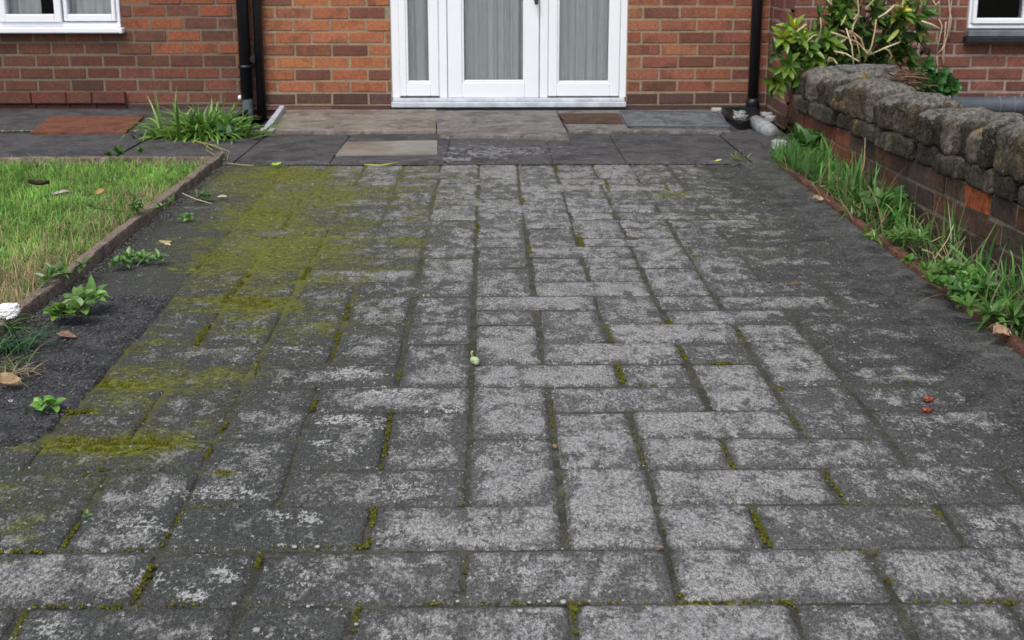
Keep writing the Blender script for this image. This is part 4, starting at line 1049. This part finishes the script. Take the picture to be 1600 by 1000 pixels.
for tk in MOSS.split():
    x0, y0, x1_, y1_, wd, dn = [float(q) for q in tk.split(',')]
    a, b = P(x0, y0), P(x1_, y1_); L = (b - a).length; sc = .9468e3 * ((y0 + y1_) / 2 + 84) / 1000; W_ = wd / sc
    n = int(L / .0014 * dn * max(1, W_ / .005))
    for _ in range(n):
        t = random.random(); cl = noise.noise(Vector(((a.x + (b.x - a.x) * t) * 60, (a.y + (b.y - a.y) * t) * 60, 3)))
        if cl < -.12 + (1 - dn) * .25: continue
        p = a.lerp(b, t) + Vector((random.gauss(0, .3) * W_ * (abs(b.y - a.y) > abs(b.x - a.x)), random.gauss(0, .3) * W_ * 1.6 * (abs(b.y - a.y) < abs(b.x - a.x)), 0))
        s = random.uniform(.0020, .0042) * (1 + .4 * dn); g_ = random.random()
        c = (.06 + .12 * g_, .075 + .115 * g_, .012) if random.random() < .7 else (.07, .048, .02)
        mm.rock((p.x, p.y, -.0035 + s * .35 + max(0, cl) * .004), (s, s, s * .8), random.random() * 99, 2, .3, .8, col=c)
        BX.append((p.x, p.y, -.001 + s * .3))
for (px, py, rx, ry, am) in MOSSB[:14]:
    n = int(rx * ry * 1.3 * min(1, am))
    for _ in range(n):
        x, y = random.gauss(px, rx * .48), random.gauss(py, ry * .42); p = P(x, y, 0); cl = noise.noise(Vector((p.x * 45, p.y * 45, 7)))
        if cl < .02 + .25 * (1 - min(1, am)): continue
        s = random.uniform(.002, .0042); g_ = random.random(); c = (.09 + .13 * g_, .105 + .11 * g_, .012) if random.random() < .8 else (.11, .075, .02)
        mm.rock((p.x, p.y, .0012 + max(0, cl) * .005), (s, s, s * .7), random.random() * 99, 2, .3, .8, col=c); BX.append((p.x, p.y, .002))
BX = np.array(BX); BX = np.repeat(BX, 2, 0) + rng.normal(0, .0014, (len(BX) * 2, 3)) * [1, 1, .2]
n = len(BX); cg = np.array([.20, .20, .02]) * rng.uniform(.5, 1.3, n)[:, None]
mf_.blades(BX, rng.uniform(0, 6.28, n), rng.uniform(0, .9, n), rng.uniform(.0025, .006, n), np.full(n, .0011), np.full(n, .3), cg * .5, cg, 2)
mo = mm.build('moss', M['moss']); tag(mo, kind='stuff')
tag(mf_.build('moss_tufts', M['grass']), kind='stuff')

# loose grit and pebbles
gm = MB(); random.seed(5)
for _ in range(2600):
    y = 1.6 + (random.random() ** 1.6) * 4.6; x = random.uniform(XK, 1.37)
    px_, py_ = pix((x, y, 0))
    s = random.uniform(.0012, .0034) * (1 + .1 * y); v = random.uniform(.06, .42)
    gm.rock((x, y, .002), (s, s, s * .6), random.random() * 99, 2, .3, .6, col=(v, v * .97, v * .92))
for _ in range(5200):   # dirt at the foot of both edgings and on the tarmac
    if random.random() < .5: x = XK + abs(random.gauss(0, .03)); y = random.uniform(2.6, 6.5)
    elif random.random() < .5: x = XRK - .035 - abs(random.gauss(0, .10)); y = random.uniform(2.6, 6.4)
    else: x = random.uniform(XK, kx(-5, 7)); y = random.uniform(yA, yB)
    s = random.uniform(.002, .006); v = random.uniform(.03, .16); gm.rock((x, y, .007), (s, s * 1.2, s * .6), random.random() * 99, 2, .4, .5, col=(v, v * .93, v * .84))
for _ in range(3500):
    x = random.uniform(-1.25, 1.45); y = Yend + random.gauss(.002, .010); s = random.uniform(.003, .010); v = random.choice([random.uniform(.02, .07), random.uniform(.04, .16)])
    gm.rock((x, y, .001), (s * 1.4, s, s * .8), random.random() * 99, 2, .4, .5, col=(v, v * .98, v * .88))
for _ in range(1500):
    x = random.uniform(-3.2, -.9) if random.random() < .75 else random.uniform(-.9, 1.3); y = YF + random.gauss(.012, .008); s = random.uniform(.004, .010); v = random.uniform(.08, .5) if random.random() < .5 else random.uniform(.02, .08)
    gm.rock((x, y, .016), (s * 1.4, s, s * .7), random.random() * 99, 2, .4, .5, col=(v, v * .95, v * .85))
tag(gm.build('grit', M['grit']), kind='stuff')
for k, (px, py, s) in enumerate([(366, 944, 8), (401, 985, 12), (482, 948, 7), (488, 946, 5), (557, 976, 7), (715, 940, 6), (731, 934, 5), (827, 942, 6), (843, 940, 6), (857, 940, 8), (880, 941, 10), (921, 940, 5), (813, 955, 8),
        (1491, 940, 7), (1506, 987, 7), (46, 952, 5), (139, 946, 6), (496, 855, 8), (460, 855, 9), (308, 845, 6), (512, 953, 6), (17, 628, 11), (37, 624, 4), (1572, 578, 7), (590, 850, 5), (650, 755, 5)]):
    p = P(px, py, .002); sc = .9468e-3 * (py + 84) * 1000; m_ = MB(); sz = s * .85 / sc
    m_.rock((p.x, p.y, .003), (sz, sz * .9, sz * .5), k + 40, 5, .25, .6, col=(.36, .355, .33)); 
    tag(m_.build('pebble', M['grit'], smooth=True, loc=(p.x, p.y, 0)), 'tiny pale pebble lying on the paved drive', 'pebble', 'pale pebbles scattered over the paved drive')

# ================================================================== PLANTS
GD, GM_, GL_ = (.022, .065, .012), (.05, .13, .02), (.13, .26, .04)
def mixc(a, b, t): return tuple(a[k] * (1 - t) + b[k] * t for k in range(3))
def rosette(mb, c, n, L, W, axis=(0, 0, 1), spread=1.0, cols=(GM_, GL_), droop=.5, shape='leaf', fold=.35, seg=5):
    ax = Vector(axis).normalized(); t1_ = ax.cross(Vector((.3, .9, .1))).normalized(); t2_ = ax.cross(t1_); a0 = random.random() * 6
    for k in range(n):
        a = a0 + k * 2.4; r = spread * (.35 + .65 * k / n); d = (ax * math.cos(r * 1.35) + (t1_ * math.cos(a) + t2_ * math.sin(a)) * math.sin(r * 1.35)).normalized()
        sd_ = d.cross(ax) if abs(d.dot(ax)) < .98 else t1_; l = L * random.uniform(.7, 1.15); ca = mixc(cols[0], cols[1], random.random()); f = random.uniform(.7, 1.2)
        mb.blade(Vector(c) + d * .004, d, sd_ + Vector((random.gauss(0, .2),) * 3), l, W * random.uniform(.8, 1.15), droop * random.uniform(.4, 1.3), seg, tuple(q * f * .8 for q in ca), tuple(q * f for q in ca), shape, fold)
# strappy clump by the drainpipes
random.seed(61); b0 = P(318, 212, .02); m_ = MB()
for k in range(430):
    ang = random.uniform(0, 2 * math.pi); rr_ = abs(random.gauss(0, .10)); base = b0 + Vector((math.cos(ang) * rr_ * 1.6, math.sin(ang) * rr_ * .7, 0))
    a2 = ang + random.gauss(0, .5); ln = min(1.4, abs(random.gauss(.85, .38))); d = Vector((math.cos(a2) * math.sin(ln), math.sin(a2) * math.sin(ln), math.cos(ln)))
    c1_ = mixc((.08, .20, .03), (.30, .52, .10), random.random()); 
    m_.blade(base, d, Vector((-d.y, d.x, random.gauss(0, .3))), random.uniform(.14, .28), random.uniform(.014, .026), random.uniform(.5, 1.5), 6, tuple(q * .5 for q in c1_), c1_, 'blade', .3)
pt_ = thing('strap_leaf_plant', b0, 'bushy clump of bright green strap leaves growing beside the twin drainpipes', 'plant')
m_.build('strap_leaves', M['leaf'], pt_); m_ = MB()
for (px, py) in [(335, 195), (345, 205), (355, 200), (350, 212), (362, 205), (340, 188), (358, 190), (372, 198), (330, 205), (365, 214)]:
    rosette(m_, P(px, py, .05) + Vector((0, 0, .02)), 5, .05, .035, (random.gauss(0, .3), -.5, 1), 1.0, ((.05, .13, .05), (.10, .22, .07)), .5)
m_.build('round_leaves', M['leaf'], pt_)
m_ = MB()
for k in range(4):
    a = P(random.uniform(290, 330), random.uniform(216, 224), .02); b = P(random.uniform(320, 360), random.uniform(222, 240), .02); c_ = P(350 + random.uniform(-12, 18), 250, .02)
    m_.tube([a, a.lerp(b, .5) + Vector((0, 0, .01)), b, c_] if k < 3 else [a, a.lerp(b, .5) + Vector((0, 0, .012)), b], .0018, 4, (.34, .33, .10))
m_.build('yellow_stems', M['dry'], pt_)

def weed(name, lab, px, py, z, n, L, W, cols, stems=1, h=.02, spread=1.0, rad=.02, seed=1, cat='weed'):
    random.seed(seed); m_ = MB(); b = P(px, py, z)
    for s in range(stems):
        o_ = Vector((random.gauss(0, rad), random.gauss(0, rad), 0)); tip = b + o_ + Vector((random.gauss(0, .01), -.01, h * random.uniform(.6, 1.3)))
        m_.tube([b + o_ * .3, tip], .0015, 4, GM_); rosette(m_, tip, n, L, W, (random.gauss(0, .25), -.25, 1), spread, cols, .6)
    return tag(m_.build(name, M['leaf'], loc=tuple(b)), lab, cat)
GLc = ((.10, .21, .05), (.20, .36, .09))
weed('leafy_weed', 'largest leafy weed with pale green pointed leaves beside the left edging board', 142, 492, .0, 9, .060, .026, GLc, 3, .045, 1.0, .02, 3)
weed('leafy_weed', 'weed with rounded scalloped leaves hugging the near end of the left edging board', 98, 502, .01, 8, .048, .030, ((.08, .18, .03), (.17, .30, .05)), 4, .03, 1.0, .025, 4)
weed('leafy_weed', 'low spreading weed with toothed leaves halfway along the left edging board', 207, 418, .0, 8, .034, .018, ((.06, .16, .03), (.14, .28, .05)), 7, .02, 1.0, .035, 5)
weed('leafy_weed', 'small bright seedling weed by the upper left edging board', 292, 344, .0, 6, .028, .018, GLc, 2, .015, 1.0, .01, 6)
weed('leafy_weed', 'feathery dull green weed at the top of the left edging board', 318, 315, .0, 9, .035, .008, ((.05, .11, .03), (.10, .18, .05)), 5, .02, 1.1, .02, 7)
weed('seedling', 'lone bright green seedling on the dark tarmac patch', 71, 642, .005, 5, .030, .024, ((.12, .30, .04), (.22, .45, .08)), 2, .012, 1.05, .008, 8, 'seedling')
weed('seedling', 'tiny green seedling in the joint near the lower left corner', 128, 806, -.003, 4, .011, .009, GLc, 1, .006, 1.1, .003, 9, 'seedling')
weed('seedling', 'small grass like tuft in the path joint near the right verge', 1156, 254, .0, 10, .05, .005, ((.10, .18, .03), (.2, .28, .05)), 3, .01, .9, .015, 10, 'seedling')
weed('seedling', 'tiny green sprout beside the white paint flecks on the path', 706, 251, .0, 7, .028, .014, ((.04, .13, .02), (.08, .2, .03)), 2, .005, 1.1, .01, 11, 'seedling')
weed('leafy_weed', 'dark green broad leaved weed at the back of the lawn edge', 192, 255, .02, 7, .04, .018, (GM_, GM_), 4, .05, .7, .04, 12)
# verge plants
weed('broad_leaf_weed', 'dark glossy broad leaved plant at the far end of the right verge', 1273, 243, .03, 9, .085, .055, ((.03, .10, .015), (.06, .17, .03)), 7, .08, 1.0, .05, 14, 'plant')
weed('broad_leaf_weed', 'light green clover like plant halfway along the right verge', 1484, 445, .03, 7, .030, .022, ((.05, .14, .02), (.11, .23, .04)), 16, .04, 1.0, .055, 15, 'plant')
weed('broad_leaf_weed', 'nettle like plant in the nearest part of the right verge', 1510, 470, .03, 8, .040, .022, ((.05, .15, .03), (.11, .24, .05)), 9, .045, 1.0, .045, 16, 'plant')
weed('broad_leaf_weed', 'small creeping weed growing over the middle of the red edging', 1400, 385, .03, 8, .045, .012, ((.06, .16, .02), (.14, .26, .04)), 8, .03, 1.0, .05, 17, 'plant')
random.seed(88)
def straps(name, lab, px, py, n, L, W, cols, lean=.5, seed=1, drp=.7, rad=.015):
    random.seed(seed); m_ = MB(); b = P(px, py, .01)
    for k in range(n):
        a2 = random.uniform(0, 6.28); ln = abs(random.gauss(lean, .25)); d = Vector((math.cos(a2) * math.sin(ln), math.sin(a2) * math.sin(ln), math.cos(ln))); c = mixc(cols[0], cols[1], random.random())
        m_.blade(b + Vector((random.gauss(0, rad), random.gauss(0, rad), 0)), d, Vector((-d.y, d.x, .1)), L * random.uniform(.6, 1.1), W * random.uniform(.7, 1.2), drp * random.uniform(.5, 1.4), 6, tuple(q * .6 for q in c), c, 'blade', .35)
    return tag(m_.build(name, M['leaf'], loc=tuple(b)), lab, 'grass tuft')
TC = ((.06, .16, .03), (.14, .28, .06))
straps('grass_tuft', 'broad bladed grass tuft at the right frame edge with long arching leaves', 1592, 520, 22, .17, .012, TC, .8, 1, .9, .02)
straps('grass_tuft', 'tall upright bright grass tuft in the upper middle of the right verge', 1335, 318, 26, .24, .014, TC, .35, 2, .4, .04)
straps('grass_tuft', 'second tall tuft just below the tallest one on the right verge', 1372, 345, 30, .17, .010, TC, .5, 3, .7, .05)
straps('grass_tuft', 'tuft with thin seed stalks against the dark brickwork on the right', 1490, 400, 22, .20, .008, TC, .3, 4, .5, .03)
straps('grass_tuft', 'dark blue green grass tuft draped over the near end of the left edging', 12, 545, 90, .15, .006, ((.02, .07, .025), (.05, .14, .045)), .9, 5, 1.0, .035)
straps('grass_tuft', 'short drooping grass tuft below the dark one at the left frame edge', -4, 575, 40, .11, .005, ((.05, .12, .03), (.16, .20, .07)), 1.0, 6, .8, .03)
# dry stalks on the verge
m_ = MB(); random.seed(9)
STK = [((1340, 300), (1352, 215), .12), ((1460, 405), (1490, 352), .1), ((1462, 410), (1440, 390), .04), ((1478, 425), (1463, 395), .06), ((1300, 290), (1245, 300), .03), ((1585, 470), (1560, 490), .05), ((1600, 462), (1566, 482), .06), ((1480, 360), (1492, 380), .1), ((1416, 340), (1430, 308), .1), ((1450, 380), (1478, 370), .08), ((1520, 450), (1540, 425), .08)]
SL = ['tallest thin dead stalk beside the far verge tufts', 'straw stalk rising from the clover like plant', 'short straw stalk leaning left above the clover like plant', 'bent straw stalk left of the clover like plant', 'straw blade lying across the far verge onto the drive', 'broad straw blade at the right frame edge', 'second straw blade at the right frame edge', 'thin stalk against the lower garden wall bricks', 'thin stalk above the small creeping weed', 'straw stalk slanting over the middle verge', 'straw stalk near the nettle like plant']
for si, (a, b, h) in enumerate(STK):
    m_ = MB(); p0 = P(*a, .02); p1 = PY(b[0], b[1], p0.y + .02); m_.tube([p0, p0.lerp(p1, .5) + Vector((.012, 0, .01)), p1], .0022, 4, (.42, .33, .18))
    tag(m_.build('dry_stalk', M['dry']), SL[si], 'dead stalk', 'dead stalks in the right verge')

def fallen(name, lab, px, py, z, L, W, ang, col, curl=.6, tilt=.3, seed=1, cat='leaf', lobes=0, seg=8, group=None):
    """a small curled leaf lying on the ground"""
    random.seed(seed); m_ = MB(); b = P(px, py, z); A = Matrix.Rotation(ang, 3, 'Z') @ Matrix.Rotation(tilt, 3, 'X'); ids = []
    for i in range(seg + 1):
        t = i / seg; wd = W / 2 * (math.sin(math.pi * min(1, t * .96 + .02)) ** .7) * (1 + (lobes * math.sin(t * 17) if lobes else 0)); r = []
        for k in range(-2, 3):
            u = k / 2; zz = curl * W * .35 * (u * u) + .10 * L * math.sin(t * 3 + seed) + .04 * L * noise.noise(Vector((t * 4, u * 2, seed)))
            f = .8 + .5 * noise.noise(Vector((t * 5, u * 3, seed + 3))); r.append(m_.vert(b + A @ Vector(((t - .5) * L, u * wd, zz)) + Vector((0, 0, .004)), tuple(q * (1.15 if k == 0 else 1) * f for q in col)))
        ids.append(r)
    for i in range(seg):
        for k in range(4): m_.face([ids[i][k], ids[i][k + 1], ids[i + 1][k + 1], ids[i + 1][k]])
    o = m_.build(name, M['dry'], smooth=True, loc=tuple(b)); md = o.modifiers.new('thickness', 'SOLIDIFY'); md.thickness = .0008
    return tag(o, lab, cat, group)
fallen('fallen_leaf', 'pale dry lobed leaf lying on the red edging at the right', 1562, 524, .035, .060, .045, .5, (.48, .34, .22), .9, .5, 1, lobes=.3)
fallen('fallen_leaf', 'pale leaf beside the top of the right edging', 1278, 312, .02, .055, .035, .4, (.50, .36, .22), .6, .5, 2)
fallen('fallen_leaf', 'dark brown curled leaf lying in the grass of the lawn', 61, 288, .075, .085, .035, .15, (.035, .02, .012), 1.2, .2, 3)
fallen('fallen_leaf', 'tan folded leaf standing in the middle of the lawn', 157, 301, .075, .055, .03, -.5, (.42, .26, .11), .6, .7, 4)
fallen('fallen_leaf', 'grey white dry leaf tangled in the lawn grass', 95, 304, .075, .09, .022, -.3, (.35, .32, .28), .9, .5, 5)
fallen('fallen_leaf', 'cream coloured leaf on the paving near the top of the left edging', 347, 310, .004, .042, .024, 0, (.58, .53, .40), .4, .2, 6)
fallen('fallen_leaf', 'pinkish brown leaf on the tarmac below the biggest weed', 104, 528, .008, .058, .028, -.2, (.26, .15, .11), .4, .25, 7)
fallen('fallen_leaf', 'curled tan leaf on the tarmac at the left frame edge', 14, 604, .012, .058, .045, .1, (.42, .29, .17), 1.3, .3, 8)
fallen('fallen_leaf', 'yellowish crumpled leaf beside the middle of the left edging', 258, 380, .006, .045, .018, .2, (.48, .38, .20), .8, .4, 9)
fallen('fallen_leaf', 'pale chip of dead leaf above the yellowish one at the left edging', 262, 385, .005, .03, .014, -.4, (.50, .44, .30), .5, .2, 19)
fallen('fallen_leaf', 'fresh lime green leaf on the path edge above the mossy paving', 432, 257.5, .016, .05, .03, .1, (.28, .42, .08), .5, .3, 10)
fallen('fallen_leaf', 'small yellow leaf on the path edge near the right verge', 1122, 252, .012, .035, .018, .05, (.60, .60, .15), .3, .2, 11)
fallen('fallen_leaf', 'thin brown leaf scrap on the right half of the paving', 1240, 446, .004, .036, .010, -.2, (.22, .13, .06), .6, .2, 12)
fallen('fallen_leaf', 'tiny dark leaf scrap beside the thin brown scrap', 1201, 445, .003, .015, .010, .3, (.02, .016, .012), .5, .2, 13)
fallen('fallen_leaf', 'tiny brown leaf scrap in a joint of the near paving', 1031, 858, .001, .013, .006, -.1, (.42, .24, .13), .5, .2, 14)
fallen('fallen_leaf', 'rusty little leaf in the vertical joint right of the image centre', 867, 700, .0, .010, .018, 0, (.38, .22, .10), .3, .1, 15)
# thin pale twigs
m_ = MB(); m_.tube([P(570, 257.5, .012), P(595, 258.5, .014), P(621, 254, .02)], .004, 6, (.38, .38, .08)); tag(m_.build('stem', M['dry'], smooth=True), 'yellow green plant stem lying along the front edge of the metal plate slab', 'stem')
m_ = MB(); m_.tube([P(355, 255, .02), P(372, 257, .012), P(396, 259, .01)], .0025, 5, (.36, .32, .16)); tag(m_.build('stem', M['dry'], smooth=True), 'thin straw stem trailing onto the paving from the corner of the edging boards', 'stem')
m_ = MB(); m_.tube([P(285, 302, .05), P(305, 311, .03), P(330, 318, .02)], .0025, 5, (.42, .36, .22)); tag(m_.build('stem', M['dry'], smooth=True), 'dry stem draped over the upper part of the left edging board', 'stem')
# bud on the drive
b = P(741, 569, 0); m_ = MB(); m_.rock((b.x, b.y, .011), (.021, .018, .017), 3, 8, .30, .75, col=(.34, .42, .24)); m_.rock((b.x + .006, b.y - .006, .009), (.014, .014, .018), 5, 6, .14, .75, col=(.42, .50, .30)); m_.tube([(b.x - .004, b.y + .002, .018), (b.x - .007, b.y + .004, .028), (b.x - .004, b.y + .002, .034)], .003, 6, (.30, .40, .14))
tag(m_.build('fallen_bud', M['dry'], smooth=True, loc=tuple(b)), 'pale green fallen bud lying in the middle of the drive', 'bud')
for k, (px, py, lab) in enumerate([(1450, 628, 'upper of two red brown berries on the right side of the drive'), (1447, 645, 'lower of two red brown berries on the right side of the drive')]):
    b = P(px, py, 0); m_ = MB(); m_.rock((b.x, b.y, .007), (.024 - .004 * k, .013, .012), 11 + k, 8, .45, .75, col=(.22, .05, .025)); m_.tube([(b.x + .010, b.y, .008), (b.x + .018, b.y, .013)], .0018, 5, (.12, .04, .02))
    tag(m_.build('berry', M['gloss'] if 'gloss' in M else M['dry'], smooth=True, loc=tuple(b)), lab, 'berry')
b = P(13, 497, .04); m_ = MB(); m_.rock((b.x, b.y, .06), (.055, .05, .035), 77, 12, .22, .6, freq=2.4); tag(m_.build('paper_ball', M['white'], loc=tuple(b)), 'crumpled white paper ball in the grass at the left frame edge', 'litter')

# ------------------------------------------------------------------ shrub in the planter
random.seed(101); sh = thing('variegated_shrub', (1.95, 7.8, .3), 'leafy evergreen shrub with some yellow leaves behind the far end of the garden wall', 'shrub')
RO = """1238,48,1,.0 1225,60,.8,0 1248,62,.5,0 1213,128,.6,-.1 1222,118,.5,-.1 1232,102,.4,-.1 1240,88,.3,0 1262,75,.3,0 1255,90,.3,0 1275,96,.5,0 1262,112,.4,-.1 1252,122,.2,-.1 1285,85,.2,0 1290,62,.3,0 1298,70,.4,0 1300,22,.6,0 1306,15,.3,0 1315,30,.1,0 1320,12,0,0
1330,58,0,.1 1338,82,0,.1 1345,92,0,.1 1365,15,.2,0 1362,30,.1,0 1372,40,0,.1 1405,22,.8,0 1400,30,.4,0 1392,45,.3,0 1385,60,0,.1 1425,30,.1,0 1430,45,.1,.1 1428,62,.1,.1 1375,82,0,.1 1395,92,0,.1 1412,85,0,.1 1350,70,0,.15 1330,95,0,.1 1310,95,0,.05 1290,105,0,.0
1275,115,.1,-.05 1405,70,0,.1 1440,22,.1,.1 1412,8,.1,0 1318,-8,.1,0 1345,-5,0,0 1385,0,.1,.1 1300,-18,.2,0 1360,-20,.1,0 1395,-25,.2,0 1430,-10,.2,.05 1330,-35,.1,0 1310,45,0,.1 1345,45,0,.15 1360,95,0,.12 1320,80,0,.12 1305,110,0,.05 1380,105,0,.12 1270,60,.2,.05 1415,100,.1,.1 1370,70,0,.2 1335,68,0,.2 1300,90,0,.15 1390,78,0,.2"""
ml = MB(); ms_ = MB()
for tk in RO.split():
    px, py, yel, dy = [float(q) for q in tk.split(',')]; Yr = 7.72 + dy + random.uniform(-.06, .06)
    c = PY(px, py, Yr); rootp = Vector((1.80 + (px - 1330) * .0018, 7.82 + random.uniform(-.05, .05), .30))
    ax = (c - rootp).normalized() + Vector((0, -.55, .1))
    lo, hi = (mixc((.038, .10, .018), (.11, .23, .02), yel), mixc((.11, .22, .04), (.36, .48, .06), yel))
    rosette(ml, c, 9, .105, .036, ax, .95, (lo, hi), .5)
    if yel > .75: rosette(ml, c + ax.normalized() * .015, 3, .07, .022, ax, .6, ((.55, .50, .04), (.70, .62, .06)), .3)
    mid = rootp.lerp(c, .5) + Vector((random.gauss(0, .03), random.gauss(0, .02), -.03)); ms_.tube([rootp, mid, c], [.006, .0045, .003], 6, (.10, .075, .04))
    q = mid.lerp(c, .4); rosette(ml, q, 5, .09, .034, ax, 1.1, (mixc(GD, GM_, .5), GM_), .6)
for (px, py, dx, dz) in [(1405, 46, -.6, -.45), (1313, 40, .2, .6)]:
    c = PY(px, py, 7.6); ml.blade(c, Vector((dx, -.2, dz)), Vector((.3, 0, 1)), .10 if dz < 0 else .07, .030, .2, 6, (.50, .55, .14), (.66, .70, .22), 'leaf', .2)
ml.build('leaves', M['leaf'], sh); ms_.build('stems', M['dry'], sh, smooth=True)
SP = ["1334,104 1331,72 1322,44", "1344,102 1342,78 1336,58 1327,50", "1354,88 1345,60 1332,50 1326,48", "1350,98 1362,72 1367,48 1369,30", "1298,50 1318,57 1340,66 1356,84", "1303,80 1322,84 1342,96", "1388,100 1393,86 1388,78 1382,76",
      "1245,50 1252,44 1260,38", "1360,104 1366,118 1381,131", "1262,64 1270,56 1277,54", "1282,28 1283,42 1280,60", "1294,100 1296,90 1302,92 1308,100", "1372,28 1385,20 1398,8", "1334,30 1342,20 1340,0", "1352,14 1362,4 1372,-10", "1398,8 1410,12 1412,-8", "1293,0 1300,8 1296,-15", "1358,86 1385,74 1406,66", "1440,33 1455,38 1468,45", "1330,60 1333,40 1341,25"]
for ln in SP:
    md_ = MB(); pts = [PY(*[float(q) for q in tk.split(',')], 7.5 + random.uniform(-.04, .04)) for tk in ln.split()]; md_.tube(pts, [random.uniform(.0035, .0055)] * len(pts), 6, mixc((.40, .27, .15), (.62, .50, .34), random.random()))
    md_.build('dry_stem', M['dry'], sh, smooth=True)
hv = thing('hanging_vine', PY(1474, 0, YR - .03), 'bare dead vine stems hanging on the brickwork left of the right window', 'vine'); m_ = MB()
for ln in ["1470,-200 1466,-60 1468,0 1466,28", "1450,22 1458,22 1463,14", "1466,28 1472,40 1468,60 1463,84", "1478,34 1476,58 1473,88 1474,102", "1488,-220 1486,-80 1487,0 1481,50 1475,75 1476,98", "1458,0 1462,8 1468,2", "1464,84 1472,77 1475,70", "1481,-100 1483,10 1486,30 1482,60", "1464,84 1465,110"]:
    pts = [PY(*[float(q) for q in tk.split(',')], YR - .02 - random.uniform(0, .02)) for tk in ln.split()]; m_.tube(pts, random.uniform(.003, .005), 6, mixc((.38, .28, .18), (.55, .44, .32), random.random()))
m_.build('stems', M['dry'], hv, smooth=True)
m_ = MB(); c = PY(1446, 72, YR - .1); rosette(m_, c, 7, .07, .03, (0, -.4, -1), .9, ((.035, .016, .012), (.05, .025, .016)), .5); m_.tube([PY(1448, 52, YR - .1), c], .003, 5, (.05, .03, .02)); m_.build('dead_leaves', M['dry'], hv)
iv = thing('ivy_clump', PY(1460, 130, 7.4), 'dark green ivy clump growing behind the garden wall below the right window', 'ivy'); m_ = MB(); random.seed(55)
for (px, py) in [(1447, 102), (1450, 110), (1442, 118), (1455, 122), (1462, 128), (1470, 120), (1478, 125), (1485, 133), (1468, 138), (1455, 138), (1482, 142), (1474, 146), (1460, 148), (1446, 130), (1490, 140)]:
    rosette(m_, PY(px, py, 7.35 + random.uniform(-.05, .1)), 6, .055, .045, (random.gauss(0, .4), -.9, .5), 1.1, ((.025, .085, .02), (.06, .17, .035)), .5)
m_.build('leaves', M['leaf'], iv); m_ = MB()
for k in range(6): m_.tube([Vector((2.05 + random.gauss(0, .03), 7.45, .2)), PY(random.uniform(1445, 1485), random.uniform(110, 145), 7.4)], .0035, 5, (.10, .06, .035))
m_.build('stems', M['dry'], iv, smooth=True)
m_ = MB(); random.seed(57)
for k in range(60):
    c = PY(random.uniform(1375, 1440), random.uniform(118, 138), random.uniform(7.1, 7.5)); a = random.gauss(0, .5); d = Vector((math.cos(a), random.gauss(0, .6), random.gauss(0, .2))) * random.uniform(.04, .12)
    m_.tube([c - d, c + Vector((0, 0, random.uniform(0, .03))), c + d], random.uniform(.002, .005), 5, mixc((.05, .03, .02), (.22, .13, .08), random.random()))
tag(m_.build('dead_twigs', M['dry'], smooth=True), 'tangle of brown dead twigs heaped behind the far end of the garden wall', 'twigs')
straps('grass_tuft', 'bleached straw tuft below the white paper ball at the left frame edge', 18, 585, 50, .10, .003, ((.30, .24, .13), (.45, .38, .22)), 1.1, 7, .7, .03)
straps('grass_tuft', 'long green grass tuft hanging over the left edging near the paper ball', -20, 520, 80, .14, .005, ((.05, .13, .03), (.15, .30, .06)), .8, 8, 1.0, .03)
weed('broad_leaf_weed', 'dark dock like leaves in the upper middle of the right verge', 1385, 335, .03, 7, .075, .030, ((.04, .12, .02), (.09, .20, .04)), 5, .05, 1.0, .05, 24, 'plant')
weed('broad_leaf_weed', 'dandelion like rosette leaning on the red edging beside the pale lobed leaf', 1545, 500, .03, 9, .065, .018, ((.05, .14, .02), (.12, .24, .05)), 4, .02, 1.1, .03, 25, 'plant')
weed('broad_leaf_weed', 'low weeds with small round leaves in the lawn near the edging', 215, 330, .05, 7, .025, .016, ((.05, .13, .02), (.10, .20, .04)), 9, .02, 1.0, .07, 26)
weed('broad_leaf_weed', 'flat rosette weed in the lawn just behind the pale green leafy weed', 125, 425, .04, 9, .045, .016, ((.06, .15, .03), (.13, .24, .06)), 4, .02, 1.15, .05, 27)
